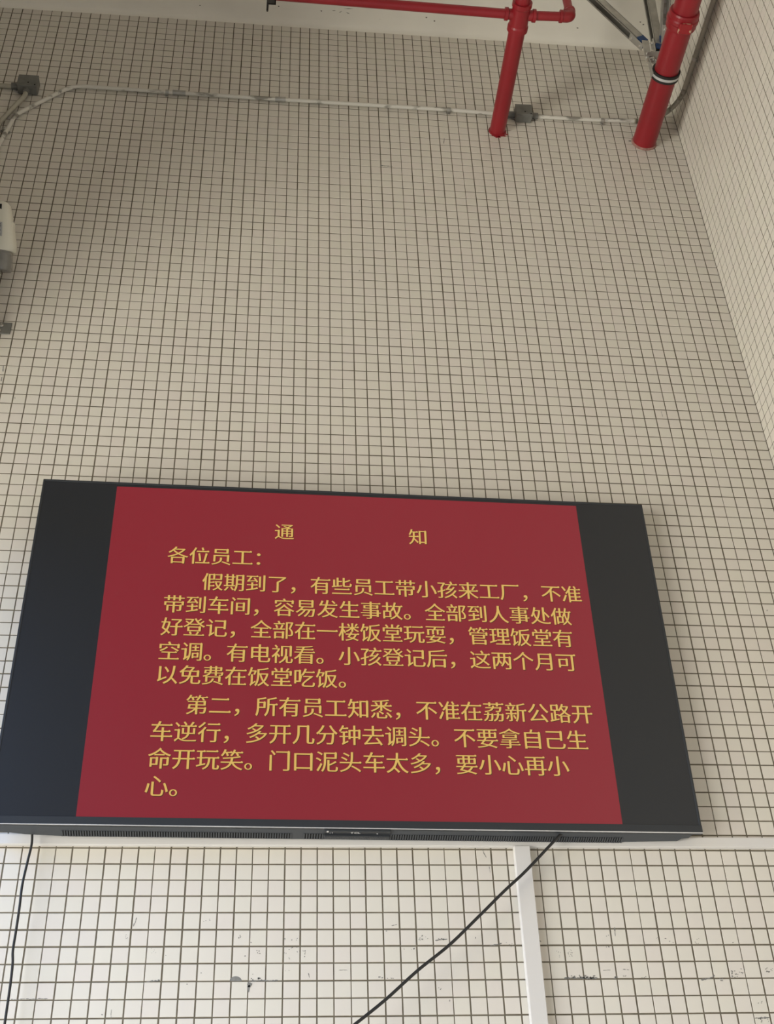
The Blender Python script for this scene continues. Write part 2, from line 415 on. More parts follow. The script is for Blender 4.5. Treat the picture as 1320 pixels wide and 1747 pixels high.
# marks found on the walls: (x, z, outline in mm)
STAINS = [
(-2.3263,2.7822,[(-1.2,-4.6),(-1.4,-2.4),(-0.9,1.8),(0.5,4.5),(1.2,3.6),(1.6,1.1),(0.1,-4.0)]),
(-2.3278,2.7738,[(-1.3,-5.4),(-1.4,-2.3),(-0.8,1.5),(0.6,4.6),(1.5,4.2),(1.1,0.6),(0.2,-3.2)]),
(-2.3314,2.7659,[(-1.4,-5.6),(-1.9,-3.0),(-1.1,1.8),(0.6,5.1),(1.8,5.0),(1.7,0.9),(0.2,-4.1)]),
(-2.3496,2.7262,[(1.0,-0.9),(-0.1,-1.1),(-1.0,-0.8),(-1.2,0.3),(-0.5,1.3),(0.6,1.1),(1.1,0.2)]),
(-2.3515,2.7306,[(0.6,-0.7),(-0.1,-0.9),(-0.7,-0.4),(-1.0,0.4),(-0.4,1.1),(0.5,0.6),(1.0,-0.0)]),
(-2.3462,2.7279,[(1.2,-0.5),(0.2,-1.3),(-0.6,-1.0),(-1.3,-0.2),(-0.7,1.0),(0.2,1.2),(0.9,0.7)]),
(-2.3509,2.7365,[(0.5,-0.5),(-0.2,-1.2),(-1.1,-1.1),(-0.9,-0.1),(-0.3,0.7),(0.6,1.4),(1.4,0.8)]),
(-2.2736,2.6852,[(-1.2,-0.2),(-0.6,0.3),(0.2,0.7),(0.7,0.3),(0.9,-0.1),(0.3,-0.4),(-0.3,-0.5)]),
(-2.2691,2.6891,[(-0.4,-0.6),(-1.0,0.1),(-0.8,0.6),(-0.1,0.9),(0.6,0.3),(1.1,-0.5),(0.5,-0.8)]),
(-2.2625,2.6863,[(0.7,-0.4),(0.2,-0.6),(-0.4,-0.5),(-0.7,0.1),(-0.5,0.7),(0.1,0.5),(0.6,0.2)]),
(-2.2756,2.6972,[(0.9,-0.0),(0.4,-0.5),(-0.1,-0.8),(-0.5,-0.3),(-0.7,0.4),(-0.2,0.8),(0.3,0.5)]),
(-2.2674,2.6936,[(0.1,-0.8),(-0.6,-0.5),(-0.8,0.1),(-0.6,0.7),(0.3,0.8),(0.8,0.2),(0.9,-0.5)]),
(-2.2334,2.6782,[(1.4,-0.0),(1.2,-0.9),(-0.1,-0.9),(-1.4,-0.5),(-1.7,0.6),(-0.3,1.2),(0.8,0.6)]),
(-2.6451,2.5605,[(4.7,0.1),(3.0,-0.9),(-0.9,-1.2),(-3.5,-0.4),(-4.0,0.5),(-1.3,1.2),(2.0,0.8)]),
(-2.6372,2.5599,[(5.1,0.0),(2.5,-0.5),(-1.0,-0.7),(-3.4,-0.3),(-4.0,0.2),(-1.6,0.8),(2.4,0.5)]),
(-2.6280,2.5601,[(3.7,0.1),(2.8,-0.5),(-1.2,-0.8),(-3.3,-0.2),(-4.0,0.3),(-1.0,0.6),(3.2,0.7)]),
(-2.6200,2.5610,[(4.7,0.0),(2.5,-0.7),(-1.0,-1.4),(-3.8,-0.5),(-4.8,0.5),(-1.2,1.1),(3.5,1.1)]),
(-2.6133,2.5615,[(3.9,-0.0),(2.9,-0.6),(-0.5,-0.8),(-3.4,-0.4),(-4.9,0.3),(-0.9,0.8),(2.9,0.6)]),
(-2.6033,2.5613,[(4.8,0.1),(3.7,-1.2),(-0.9,-1.3),(-4.1,-0.6),(-4.8,0.6),(-1.4,1.4),(2.7,1.0)]),
(-2.5951,2.5602,[(4.7,0.0),(2.6,-0.6),(-0.7,-0.9),(-5.0,-0.6),(-3.8,0.3),(-1.0,0.9),(3.2,0.8)]),
(-2.5877,2.5609,[(4.9,0.1),(2.4,-0.8),(-1.0,-1.2),(-4.9,-0.7),(-3.4,0.4),(-1.1,1.0),(3.1,1.2)]),
(-2.5800,2.5607,[(5.9,0.0),(2.4,-0.8),(-0.6,-1.0),(-4.5,-0.7),(-3.9,0.4),(-1.4,1.4),(2.1,0.8)]),
(-2.5708,2.5620,[(4.8,-0.1),(2.7,-1.0),(-0.7,-1.4),(-4.6,-0.9),(-4.3,0.5),(-1.4,1.6),(3.5,1.3)]),
(-2.5635,2.5614,[(5.0,0.1),(3.6,-1.1),(-0.9,-0.9),(-4.3,-0.5),(-4.1,0.4),(-1.5,1.2),(2.1,0.8)]),
(-2.5542,2.5615,[(6.0,0.1),(3.1,-1.0),(-0.9,-1.6),(-5.2,-0.8),(-5.4,0.7),(-1.1,1.3),(3.5,1.4)]),
(-2.3792,2.5584,[(4.3,-1.6),(1.2,-2.0),(-1.6,-2.1),(-3.7,0.3),(-2.5,2.2),(0.1,2.3),(2.2,0.8)]),
(-2.3957,2.5181,[(1.9,-0.0),(1.7,-1.8),(-0.3,-1.7),(-1.6,-0.7),(-2.1,0.9),(-0.7,1.7),(1.1,1.5)]),
(-2.3713,2.5269,[(0.1,-4.6),(-0.5,-2.6),(-0.6,0.6),(-0.6,4.7),(0.2,4.3),(0.6,0.7),(0.7,-3.0)]),
(-2.3717,2.5194,[(0.2,-4.7),(-0.4,-2.8),(-0.8,1.3),(-0.4,4.8),(0.2,3.6),(0.6,0.9),(0.7,-3.0)]),
(-2.3705,2.5103,[(0.1,-3.7),(-0.5,-3.5),(-0.5,0.8),(-0.4,4.1),(0.1,3.5),(0.6,1.0),(0.5,-2.1)]),
(-2.2776,2.6055,[(4.5,0.5),(4.6,-1.6),(-1.1,-2.2),(-4.1,-0.8),(-5.0,0.8),(-1.2,1.6),(2.4,1.6)]),
(-2.2674,2.6075,[(4.0,0.3),(4.2,-1.9),(-1.3,-1.9),(-4.6,-1.0),(-4.3,0.5),(-1.7,1.6),(3.6,2.4)]),
(-2.2576,2.6075,[(6.0,0.6),(4.3,-1.4),(-1.3,-2.1),(-5.7,-1.1),(-4.5,0.7),(-1.4,1.6),(2.6,1.7)]),
(-2.2496,2.6075,[(4.1,0.2),(2.9,-0.7),(-1.2,-1.5),(-4.8,-0.8),(-3.6,0.2),(-1.3,1.1),(3.9,1.5)]),
(-2.2541,2.6064,[(-1.5,-0.4),(-1.3,1.3),(-0.2,1.9),(1.2,1.1),(1.5,-0.6),(0.8,-1.6),(-0.4,-1.7)]),
(-2.2519,2.6066,[(1.1,-0.5),(0.3,-1.0),(-0.7,-1.0),(-1.3,-0.0),(-0.7,0.9),(0.2,1.1),(1.0,0.6)]),
(-2.2486,2.6099,[(-1.4,-0.8),(-2.3,1.1),(-0.8,1.9),(0.9,1.7),(2.1,-0.2),(1.5,-1.8),(-0.0,-1.9)]),
(-2.2465,2.6089,[(0.4,-1.8),(-1.0,-1.2),(-1.9,0.1),(-1.2,1.7),(0.7,1.8),(1.6,0.3),(1.4,-0.9)]),
(-2.2576,2.6091,[(-1.0,-0.1),(-1.1,1.0),(0.1,1.1),(0.8,0.5),(1.2,-0.5),(0.5,-1.1),(-0.5,-1.0)]),
(-2.1684,2.5984,[(1.6,-0.0),(1.0,-1.7),(-0.2,-1.7),(-1.4,-1.0),(-1.1,0.7),(-0.6,2.4),(0.6,1.2)]),
(-2.4808,2.6596,[(1.7,-0.0),(1.6,-4.4),(0.3,-5.6),(-1.2,-2.2),(-2.0,2.6),(-1.0,5.3),(0.6,4.4)]),
(-2.0227,2.7300,[(1.2,-0.4),(0.7,-1.0),(-0.6,-1.1),(-1.5,-0.1),(-0.9,0.7),(-0.0,1.4),(1.1,0.5)]),
(-2.0284,2.7282,[(-1.4,-1.3),(-1.6,-0.1),(-0.6,1.4),(0.9,1.4),(1.8,0.8),(1.2,-0.7),(-0.3,-1.7)]),
(-2.0242,2.7293,[(0.8,-1.5),(-0.5,-1.4),(-1.5,-0.4),(-1.4,1.1),(-0.1,1.8),(1.1,0.8),(1.7,-0.5)]),
(-2.0249,2.7341,[(-0.9,-1.4),(-1.4,-0.1),(-1.0,0.9),(0.1,2.0),(1.0,0.6),(1.6,-0.6),(0.5,-1.4)]),
(-2.0282,2.7263,[(1.4,-0.1),(1.1,-1.1),(-0.2,-1.2),(-1.4,-0.6),(-1.8,0.8),(-0.2,1.1),(1.1,1.0)]),
(-1.9929,2.7139,[(2.3,-0.1),(1.4,-1.8),(-0.4,-1.5),(-1.7,-0.8),(-1.8,0.6),(-0.8,2.2),(1.1,1.4)]),
(-1.9752,2.6908,[(-1.2,-0.8),(-1.4,0.2),(-0.5,1.2),(0.7,1.0),(1.6,0.5),(1.1,-0.8),(-0.3,-1.3)]),
(-1.9729,2.6845,[(-0.8,-1.0),(-1.5,0.1),(-1.0,1.4),(0.4,1.4),(1.0,0.3),(1.4,-0.7),(0.5,-1.5)]),
(-1.9690,2.6896,[(-0.9,-1.3),(-1.9,-0.3),(-1.1,1.1),(0.2,1.9),(1.5,1.1),(1.7,-0.5),(0.6,-2.0)]),
(-1.9656,2.6825,[(1.5,-0.8),(0.4,-1.4),(-1.0,-1.0),(-1.2,0.2),(-1.0,1.3),(0.3,1.4),(1.0,0.4)]),
(-1.9686,2.6828,[(-1.0,-1.3),(-1.3,0.0),(-1.0,1.1),(0.2,1.4),(1.4,0.7),(1.5,-0.7),(0.3,-1.4)]),
(-2.0084,2.6756,[(2.4,-0.0),(1.2,-1.3),(-0.4,-1.7),(-2.3,-0.9),(-1.7,0.6),(-0.6,1.7),(1.4,1.5)]),
(-1.8595,2.7252,[(-0.7,-1.3),(-1.7,-0.6),(-1.1,0.9),(0.2,1.6),(1.4,1.2),(1.6,-0.5),(0.3,-1.3)]),
(-1.8753,2.7207,[(-1.1,-1.5),(-1.7,-0.3),(-1.0,1.1),(0.5,1.9),(1.6,0.9),(1.5,-0.8),(0.1,-1.3)]),
(-1.8955,2.7253,[(1.1,-0.8),(0.1,-1.7),(-1.3,-1.0),(-1.6,0.4),(-0.5,1.2),(0.8,1.5),(1.5,0.4)]),
(-1.8618,2.7205,[(0.9,-0.7),(-0.1,-1.2),(-1.1,-0.9),(-1.1,0.2),(-0.4,1.3),(0.7,1.1),(1.2,0.3)]),
(-1.8941,2.7256,[(1.2,-0.8),(0.3,-1.1),(-0.5,-0.5),(-1.5,0.4),(-0.6,0.9),(0.3,0.9),(0.8,0.1)]),
(-1.8950,2.7223,[(-0.3,-1.1),(-1.6,-0.7),(-1.1,0.6),(-0.3,1.2),(1.0,1.2),(1.2,-0.0),(0.9,-1.2)]),
(-1.8827,2.6703,[(0.8,-0.7),(-0.3,-1.3),(-1.0,-0.5),(-0.9,0.4),(-0.1,1.0),(0.8,1.0),(0.9,0.2)]),
(-1.8726,2.6992,[(1.7,-0.2),(1.1,-0.9),(-0.3,-1.1),(-1.9,-0.4),(-1.9,0.9),(-0.1,1.1),(1.3,0.7)]),
(-1.8597,2.6999,[(-0.3,-1.4),(-1.2,-0.8),(-1.0,0.6),(-0.1,1.2),(0.9,1.3),(1.1,0.1),(0.6,-1.0)]),
(-1.8377,2.6733,[(-0.8,-1.6),(-1.3,-0.3),(-1.4,0.9),(-0.2,1.7),(1.2,0.9),(1.9,-0.5),(0.7,-1.3)]),
(-1.8750,2.6981,[(-2.0,-0.3),(-0.8,0.7),(0.3,1.8),(1.5,0.9),(1.3,-0.2),(0.7,-1.1),(-0.9,-1.6)]),
(-1.8371,2.6809,[(1.5,-0.0),(0.9,-1.6),(-0.5,-2.0),(-1.1,-0.5),(-1.3,0.7),(-0.5,1.7),(1.0,1.7)]),
(-1.8911,2.6827,[(-0.7,-1.9),(-0.8,-0.5),(-0.9,0.9),(0.2,1.6),(0.9,1.1),(0.9,0.0),(0.4,-1.2)]),
(-1.8421,2.6895,[(1.0,-1.2),(-0.1,-1.2),(-0.9,-0.4),(-1.5,1.0),(-0.5,1.3),(0.6,0.8),(1.5,-0.3)]),
(-1.8369,2.6893,[(-0.6,-1.7),(-1.8,-0.8),(-1.4,0.7),(-0.4,1.7),(1.5,2.0),(1.8,-0.1),(0.9,-1.7)]),
(-1.8813,2.6674,[(1.0,-1.3),(-0.3,-1.4),(-1.2,-0.3),(-1.1,0.9),(-0.2,1.3),(0.7,0.8),(1.1,-0.1)]),
(-1.8363,2.6852,[(1.2,-0.5),(0.3,-0.9),(-0.8,-1.2),(-1.2,-0.1),(-0.8,0.8),(0.2,1.2),(1.2,0.7)]),
(-1.8590,2.6870,[(-0.9,-0.6),(-1.7,0.8),(-0.6,1.6),(0.5,1.0),(1.2,0.1),(1.5,-1.4),(0.1,-1.6)]),
(-1.8968,2.6840,[(-1.0,-0.8),(-1.9,0.5),(-0.8,1.1),(0.4,1.6),(1.7,0.2),(1.5,-1.3),(0.2,-1.3)]),
(-1.8826,2.6934,[(0.8,-0.8),(-0.8,-1.7),(-1.7,-0.8),(-1.1,0.4),(0.0,1.3),(1.0,1.1),(1.7,0.4)]),
(-2.1145,2.7778,[(-0.7,-1.0),(-1.2,-0.1),(-0.9,1.1),(0.4,1.4),(1.1,0.4),(1.2,-0.7),(0.1,-1.1)]),
(-2.1318,2.7752,[(0.7,-1.1),(-0.4,-1.2),(-1.0,-0.3),(-1.1,0.8),(-0.1,1.0),(1.0,1.0),(1.0,-0.1)]),
(-2.1257,2.7772,[(-0.8,-1.1),(-1.1,-0.1),(-0.6,1.0),(0.5,1.2),(0.9,0.4),(0.9,-0.4),(0.2,-1.2)]),
(-2.1154,2.7814,[(-1.1,-0.4),(-0.9,0.7),(-0.0,0.8),(0.7,0.7),(1.0,-0.1),(0.5,-0.7),(-0.2,-0.8)]),
(-2.1308,2.6288,[(1.5,-0.1),(0.9,-1.1),(-0.2,-1.3),(-1.2,-0.7),(-1.6,0.7),(-0.4,1.4),(1.0,1.2)]),
(-1.9848,2.6248,[(2.3,-0.0),(0.8,-0.5),(-0.6,-1.0),(-1.5,-0.3),(-1.6,0.3),(-0.6,0.8),(1.2,0.7)]),
(-1.9926,2.6059,[(5.2,0.1),(3.0,-0.9),(-1.3,-1.4),(-4.3,-0.5),(-3.8,0.6),(-1.1,1.2),(2.3,0.9)]),
(-1.9844,2.6061,[(3.6,0.2),(3.9,-2.1),(-1.3,-2.6),(-4.1,-0.8),(-4.3,1.0),(-1.1,2.1),(3.4,2.2)]),
(-1.9763,2.6058,[(5.1,0.2),(2.7,-1.2),(-1.1,-2.4),(-5.3,-1.0),(-3.2,0.8),(-1.0,2.1),(2.7,1.5)]),
(-1.9673,2.6064,[(5.3,-0.0),(2.8,-1.5),(-1.0,-1.8),(-4.0,-0.9),(-4.8,0.8),(-1.2,1.8),(2.9,1.5)]),
(-1.9590,2.6068,[(5.5,-0.0),(3.2,-1.4),(-1.2,-2.3),(-4.2,-0.8),(-5.2,0.9),(-1.4,2.2),(3.3,1.5)]),
(-1.9504,2.6068,[(5.1,0.3),(3.5,-2.2),(-1.3,-2.7),(-3.8,-0.8),(-4.4,1.3),(-1.1,2.3),(2.0,1.8)]),
(-1.9420,2.6065,[(5.1,-0.0),(2.5,-1.3),(-1.2,-1.6),(-3.6,-0.7),(-3.6,0.5),(-1.6,1.9),(2.4,1.2)]),
(-1.9338,2.6056,[(4.9,0.1),(3.6,-1.3),(-1.2,-1.8),(-4.8,-0.7),(-3.7,0.6),(-1.4,2.0),(2.6,1.1)]),
(-1.9259,2.6063,[(5.4,0.0),(3.6,-1.8),(-0.7,-1.8),(-5.2,-1.1),(-4.6,1.0),(-1.1,2.3),(2.6,1.4)]),
(-1.9175,2.6069,[(5.9,0.1),(2.7,-1.5),(-1.1,-2.3),(-5.1,-1.1),(-4.1,1.0),(-1.1,2.0),(2.7,1.7)]),
(-1.9640,2.6129,[(-1.8,-1.6),(-2.4,0.8),(-1.2,2.1),(0.7,2.0),(2.4,0.2),(1.8,-1.5),(0.4,-1.8)]),
(-1.9685,2.6130,[(-2.3,-0.0),(-2.2,2.3),(0.3,3.0),(2.9,1.8),(2.6,-1.1),(0.8,-3.2),(-2.1,-2.8)]),
(-1.9674,2.6130,[(-1.2,-2.7),(-1.9,-1.1),(-1.2,1.1),(0.3,2.4),(1.9,2.3),(1.8,-0.2),(0.3,-1.8)]),
(-1.9594,2.6087,[(-2.2,-0.7),(-1.5,0.9),(-0.2,1.9),(1.4,1.1),(1.9,-0.3),(1.0,-1.6),(-0.5,-1.3)]),
(-1.9846,2.6094,[(-0.7,-1.6),(-1.9,-1.0),(-1.3,0.9),(-0.1,1.7),(1.4,2.0),(1.7,-0.0),(0.7,-1.9)]),
(-1.9882,2.6127,[(2.1,-0.4),(1.0,-1.1),(-0.7,-1.5),(-1.7,-0.2),(-2.0,1.0),(-0.2,1.5),(1.4,0.7)]),
(-1.9927,2.5958,[(5.2,-2.6),(2.1,-7.4),(-4.9,-6.2),(-7.1,0.3),(-5.1,7.2),(2.0,5.6),(8.0,2.9)]),
(-1.9950,2.5851,[(3.2,-1.0),(1.5,-9.7),(-1.5,-9.9),(-3.1,-4.3),(-3.1,4.6),(-0.2,10.7),(3.3,9.6)]),
(-1.8255,2.6234,[(1.1,-4.0),(-0.4,-2.6),(-1.6,0.7),(-1.6,3.6),(-0.3,3.5),(0.9,1.1),(1.8,-2.3)]),
(-1.8244,2.6176,[(0.9,-3.7),(-0.1,-2.0),(-0.9,0.4),(-1.2,2.9),(-0.6,3.8),(0.6,1.0),(1.3,-2.3)]),
(-1.6228,2.6147,[(3.9,-0.1),(1.8,-1.4),(-0.8,-1.8),(-3.5,-1.0),(-3.3,0.9),(-0.7,1.7),(2.5,1.7)]),
(-1.7333,2.6346,[(5.4,-0.2),(4.7,-0.8),(-1.5,-0.9),(-7.2,-0.1),(-4.8,0.5),(-1.4,1.1),(4.8,0.5)]),
(-1.7217,2.6349,[(8.8,-0.3),(4.0,-0.7),(-1.5,-0.7),(-6.6,-0.1),(-7.8,0.7),(-1.2,0.7),(4.2,0.4)]),
(-1.8928,2.6336,[(-0.1,-0.7),(-1.0,-0.5),(-0.8,0.3),(-0.4,1.1),(0.5,0.6),(0.9,0.1),(1.0,-0.9)]),
(-1.8802,2.6347,[(-0.7,-0.7),(-0.9,-0.1),(-0.3,0.6),(0.3,0.7),(0.8,0.4),(0.8,-0.3),(-0.0,-0.6)]),
(-1.8830,2.6351,[(-0.6,-0.7),(-0.9,0.1),(-0.5,0.7),(0.2,0.7),(0.8,0.4),(0.9,-0.4),(0.2,-0.8)]),
(-1.5783,2.7624,[(4.3,0.9),(3.5,-0.5),(-1.2,-2.0),(-4.8,-1.5),(-3.8,-0.1),(-1.2,1.1),(3.2,2.0)]),
(-1.5699,2.7643,[(4.0,0.8),(2.5,-0.1),(-0.8,-1.0),(-3.8,-1.1),(-4.5,-0.5),(-0.8,0.5),(3.3,1.4)]),
(-1.5983,2.7458,[(1.9,-0.1),(0.9,-1.3),(-0.4,-1.9),(-1.5,-0.9),(-1.7,0.9),(-0.3,1.8),(1.2,1.5)]),
(-1.5003,2.7253,[(-0.0,-1.4),(-1.7,-1.1),(-1.5,0.1),(-0.7,0.9),(0.9,1.5),(2.1,0.5),(1.0,-0.5)]),
(-1.4950,2.7221,[(1.3,-0.1),(0.4,-1.4),(-0.7,-1.7),(-1.3,-0.5),(-0.8,0.9),(0.1,1.4),(1.1,1.4)]),
(-1.4999,2.7199,[(1.9,-0.7),(0.7,-1.2),(-0.7,-0.8),(-1.6,0.1),(-1.6,1.2),(0.1,1.1),(1.2,0.3)]),
(-1.4769,2.7240,[(-1.0,-2.2),(-1.5,-0.9),(-0.5,0.8),(0.3,1.6),(1.3,1.8),(1.1,0.2),(0.3,-1.3)]),
(-1.4937,2.7308,[(0.7,-1.4),(-0.7,-1.1),(-1.6,-0.4),(-1.0,0.7),(0.0,1.3),(1.2,1.1),(1.4,-0.2)]),
(-1.4929,2.7324,[(-1.9,-1.5),(-1.3,0.2),(-0.5,1.8),(1.1,1.4),(1.8,0.5),(1.1,-0.8),(-0.2,-1.6)]),
(-1.4921,2.7214,[(-0.5,-2.1),(-1.2,-0.7),(-1.5,0.7),(-0.3,2.0),(1.2,1.4),(1.3,-0.0),(0.9,-1.2)]),
(-1.4831,2.7284,[(0.8,-0.6),(0.1,-0.9),(-0.7,-0.6),(-0.9,0.2),(-0.6,1.0),(0.4,0.8),(0.9,0.1)]),
(-1.5030,2.7209,[(1.4,-0.1),(0.8,-1.1),(-0.3,-1.3),(-1.4,-0.7),(-1.1,0.5),(-0.3,1.6),(0.9,1.1)]),
(-1.4497,2.7187,[(6.1,0.6),(3.0,-1.0),(-1.1,-2.3),(-5.5,-1.5),(-5.6,0.5),(-0.9,1.5),(4.0,2.2)]),
(-1.4407,2.7203,[(4.9,0.5),(3.8,-0.8),(-1.2,-1.2),(-4.8,-1.0),(-4.1,0.1),(-1.5,1.2),(2.8,1.2)]),
(-1.4321,2.7217,[(5.8,0.6),(3.2,-1.0),(-1.5,-1.6),(-3.8,-0.8),(-4.5,0.2),(-1.6,1.3),(2.5,1.4)]),
(-1.4238,2.7213,[(5.7,0.5),(2.7,-0.5),(-0.7,-1.4),(-5.2,-1.3),(-5.4,0.1),(-0.9,1.2),(3.9,1.4)]),
(-1.4439,2.7221,[(0.9,-0.8),(-0.1,-1.4),(-1.1,-0.7),(-1.1,0.4),(-0.4,1.1),(0.7,1.2),(1.2,0.2)]),
(-1.4367,2.7237,[(-2.1,-0.4),(-1.3,0.6),(0.2,1.4),(1.6,1.0),(2.2,-0.0),(0.8,-1.2),(-1.4,-1.4)]),
(-1.4305,2.7196,[(1.7,-0.8),(0.2,-1.3),(-0.8,-1.2),(-1.5,-0.3),(-1.1,1.3),(0.4,1.6),(1.2,0.7)]),
(-1.4310,2.7221,[(1.2,-0.7),(0.3,-1.4),(-0.9,-0.9),(-1.3,0.1),(-1.0,1.4),(0.4,1.2),(1.3,0.4)]),
(-1.4455,2.7240,[(0.3,-1.3),(-0.4,-0.8),(-1.1,-0.1),(-0.8,0.9),(0.1,1.4),(0.8,0.5),(1.0,-0.6)]),
(-1.5182,2.6958,[(0.6,-0.9),(-0.3,-1.1),(-1.0,-0.5),(-1.0,0.4),(-0.3,1.3),(0.7,0.8),(1.4,-0.1)]),
(-1.5262,2.6929,[(-0.6,-1.0),(-0.8,-0.2),(-0.6,0.5),(0.1,1.0),(1.0,0.7),(0.7,-0.2),(0.2,-0.8)]),
(-1.5194,2.6934,[(1.3,0.0),(0.8,-1.2),(-0.3,-1.4),(-1.5,-0.8),(-1.1,0.8),(-0.1,1.4),(0.9,1.2)]),
(-1.5481,2.6924,[(-0.3,-1.2),(-0.7,-0.5),(-0.7,0.4),(-0.2,0.9),(0.5,1.2),(0.9,0.3),(0.5,-1.0)]),
(-1.5177,2.6945,[(1.2,-0.3),(0.5,-0.7),(-0.5,-0.7),(-1.2,-0.1),(-0.8,0.5),(-0.1,0.9),(0.9,0.5)]),
(-1.5207,2.6947,[(1.1,-1.0),(0.4,-1.1),(-0.9,-0.3),(-1.4,0.9),(-0.7,1.2),(0.3,0.7),(1.4,-0.3)]),
(-1.5484,2.6956,[(0.2,-1.0),(-0.5,-0.7),(-1.0,-0.1),(-0.6,0.6),(0.2,1.0),(1.0,0.6),(0.8,-0.4)]),
(-1.3348,2.7255,[(1.4,0.0),(0.7,-2.1),(-0.6,-2.8),(-1.1,-1.0),(-1.0,1.0),(-0.1,3.2),(0.8,1.7)]),
(-1.2901,2.7032,[(5.7,1.0),(2.7,-0.4),(-1.4,-1.5),(-5.0,-1.5),(-4.5,-0.3),(-1.4,0.8),(3.8,2.0)]),
(-1.2800,2.7046,[(4.1,0.6),(2.9,-0.8),(-1.1,-2.5),(-4.4,-1.7),(-4.1,-0.1),(-1.6,1.9),(4.2,2.6)]),
(-1.2720,2.7056,[(4.9,0.8),(4.2,-0.5),(-0.7,-1.4),(-5.9,-1.9),(-5.0,-0.3),(-1.4,1.4),(3.9,1.8)]),
(-1.2623,2.7082,[(4.2,0.6),(3.3,-1.1),(-1.3,-2.6),(-4.0,-1.5),(-4.0,-0.1),(-2.0,2.1),(3.9,2.6)]),
(-1.2252,2.7040,[(2.0,-0.1),(0.9,-0.6),(-0.5,-1.0),(-1.9,-0.4),(-1.6,0.5),(-0.2,1.0),(1.3,0.6)]),
(-1.2356,2.7056,[(-0.7,-1.3),(-1.4,-0.5),(-0.8,0.8),(0.2,1.2),(0.9,1.0),(1.4,0.0),(0.4,-1.1)]),
(-1.2310,2.6992,[(-1.4,-0.8),(-0.9,0.3),(-0.2,0.9),(0.8,1.1),(1.2,0.2),(0.8,-0.7),(-0.2,-1.0)]),
(-1.2440,2.7115,[(-1.1,-0.9),(-1.1,-0.0),(-0.3,0.9),(0.7,1.0),(1.2,0.5),(0.7,-0.4),(-0.1,-1.0)]),
(-1.2275,2.7084,[(0.7,-0.6),(-0.0,-0.9),(-0.9,-0.5),(-1.0,0.5),(-0.3,0.7),(0.5,0.8),(1.1,0.0)]),
(-1.1497,2.7207,[(3.4,-2.6),(2.0,-3.1),(-2.2,-0.3),(-2.9,1.8),(-3.3,3.5),(-0.0,1.7),(3.0,-1.0)]),
(-1.1429,2.7162,[(3.9,-3.1),(2.0,-3.3),(-1.9,-0.4),(-4.6,2.8),(-2.5,2.8),(0.2,2.1),(3.0,-0.9)]),
(-1.0958,2.6862,[(0.8,-0.2),(0.3,-1.0),(-0.6,-0.8),(-0.8,-0.1),(-0.8,0.8),(0.2,0.9),(1.0,0.5)]),
(-1.0909,2.6836,[(-1.6,-0.5),(-0.8,0.5),(0.1,1.1),(1.2,0.9),(1.2,0.1),(0.6,-0.8),(-0.7,-1.2)]),
(-1.0887,2.6738,[(-1.2,-0.7),(-0.9,0.1),(-0.2,1.0),(0.8,1.0),(1.1,0.2),(0.7,-0.7),(-0.3,-0.9)]),
(-1.0892,2.6695,[(0.9,-1.0),(-0.2,-1.0),(-1.3,-0.5),(-1.0,0.5),(-0.2,1.0),(0.7,0.9),(1.0,0.1)]),
(-1.0855,2.6821,[(0.8,-0.5),(0.1,-0.9),(-0.5,-0.4),(-0.7,0.1),(-0.6,0.8),(0.3,0.8),(0.6,0.2)]),
(-1.0613,2.6767,[(-0.8,-0.7),(-0.9,-0.1),(-0.2,0.5),(0.5,0.7),(0.9,0.4),(0.5,-0.3),(-0.1,-0.7)]),
(-1.0545,2.6899,[(0.4,-0.8),(-0.3,-0.7),(-1.0,-0.2),(-0.7,0.7),(0.1,0.9),(0.6,0.4),(0.9,-0.3)]),
(-1.0514,2.6711,[(0.1,-1.2),(-0.7,-1.2),(-0.9,0.1),(-0.6,1.2),(0.3,1.4),(0.9,0.5),(0.9,-0.8)]),
(-1.0586,2.6838,[(-0.7,-0.5),(-0.7,0.3),(-0.3,0.9),(0.6,1.0),(0.7,-0.0),(0.6,-0.8),(-0.1,-1.0)]),
(-1.0517,2.6884,[(-0.8,-0.9),(-1.2,-0.2),(-0.2,0.7),(0.5,1.0),(0.9,0.6),(0.8,-0.1),(-0.0,-1.0)]),
(-1.0587,2.6713,[(0.7,-1.1),(-0.2,-1.1),(-0.9,-0.1),(-0.9,0.9),(-0.3,1.3),(0.4,0.6),(1.2,-0.5)]),
(-1.0492,2.6810,[(-1.2,-0.9),(-0.9,0.1),(-0.4,0.8),(0.7,1.3),(1.1,0.5),(0.9,-0.6),(-0.2,-1.2)]),
(-1.5835,2.6110,[(1.5,-0.5),(0.9,-1.7),(-0.7,-1.0),(-1.5,-0.1),(-1.6,1.2),(0.1,1.6),(1.4,0.5)]),
(-1.5891,2.6117,[(1.0,-0.1),(0.5,-1.6),(-0.4,-1.5),(-1.0,-0.6),(-1.1,1.0),(-0.0,1.3),(1.0,1.5)]),
(-1.5998,2.6112,[(1.6,-1.2),(0.2,-1.7),(-1.1,-0.4),(-1.5,0.6),(-1.1,1.5),(0.2,1.0),(1.7,0.1)]),
(-1.6136,2.6133,[(-1.1,-1.2),(-1.5,-0.1),(-0.5,0.9),(0.7,1.2),(1.7,0.7),(0.8,-0.5),(-0.0,-1.1)]),
(-1.6152,2.6123,[(-1.3,-0.8),(-1.4,0.8),(-0.7,1.8),(0.8,1.5),(1.5,-0.1),(1.1,-1.4),(-0.0,-1.8)]),
(-1.5875,2.6104,[(-1.2,-0.7),(-1.0,0.1),(-0.2,0.8),(1.1,1.2),(1.3,0.3),(0.5,-0.5),(-0.4,-1.1)]),
(-1.2918,2.9919,[(3.0,-6.3),(1.0,-3.5),(-1.3,0.9),(-2.5,4.5),(-2.1,5.3),(0.0,1.8),(2.0,-2.7)]),
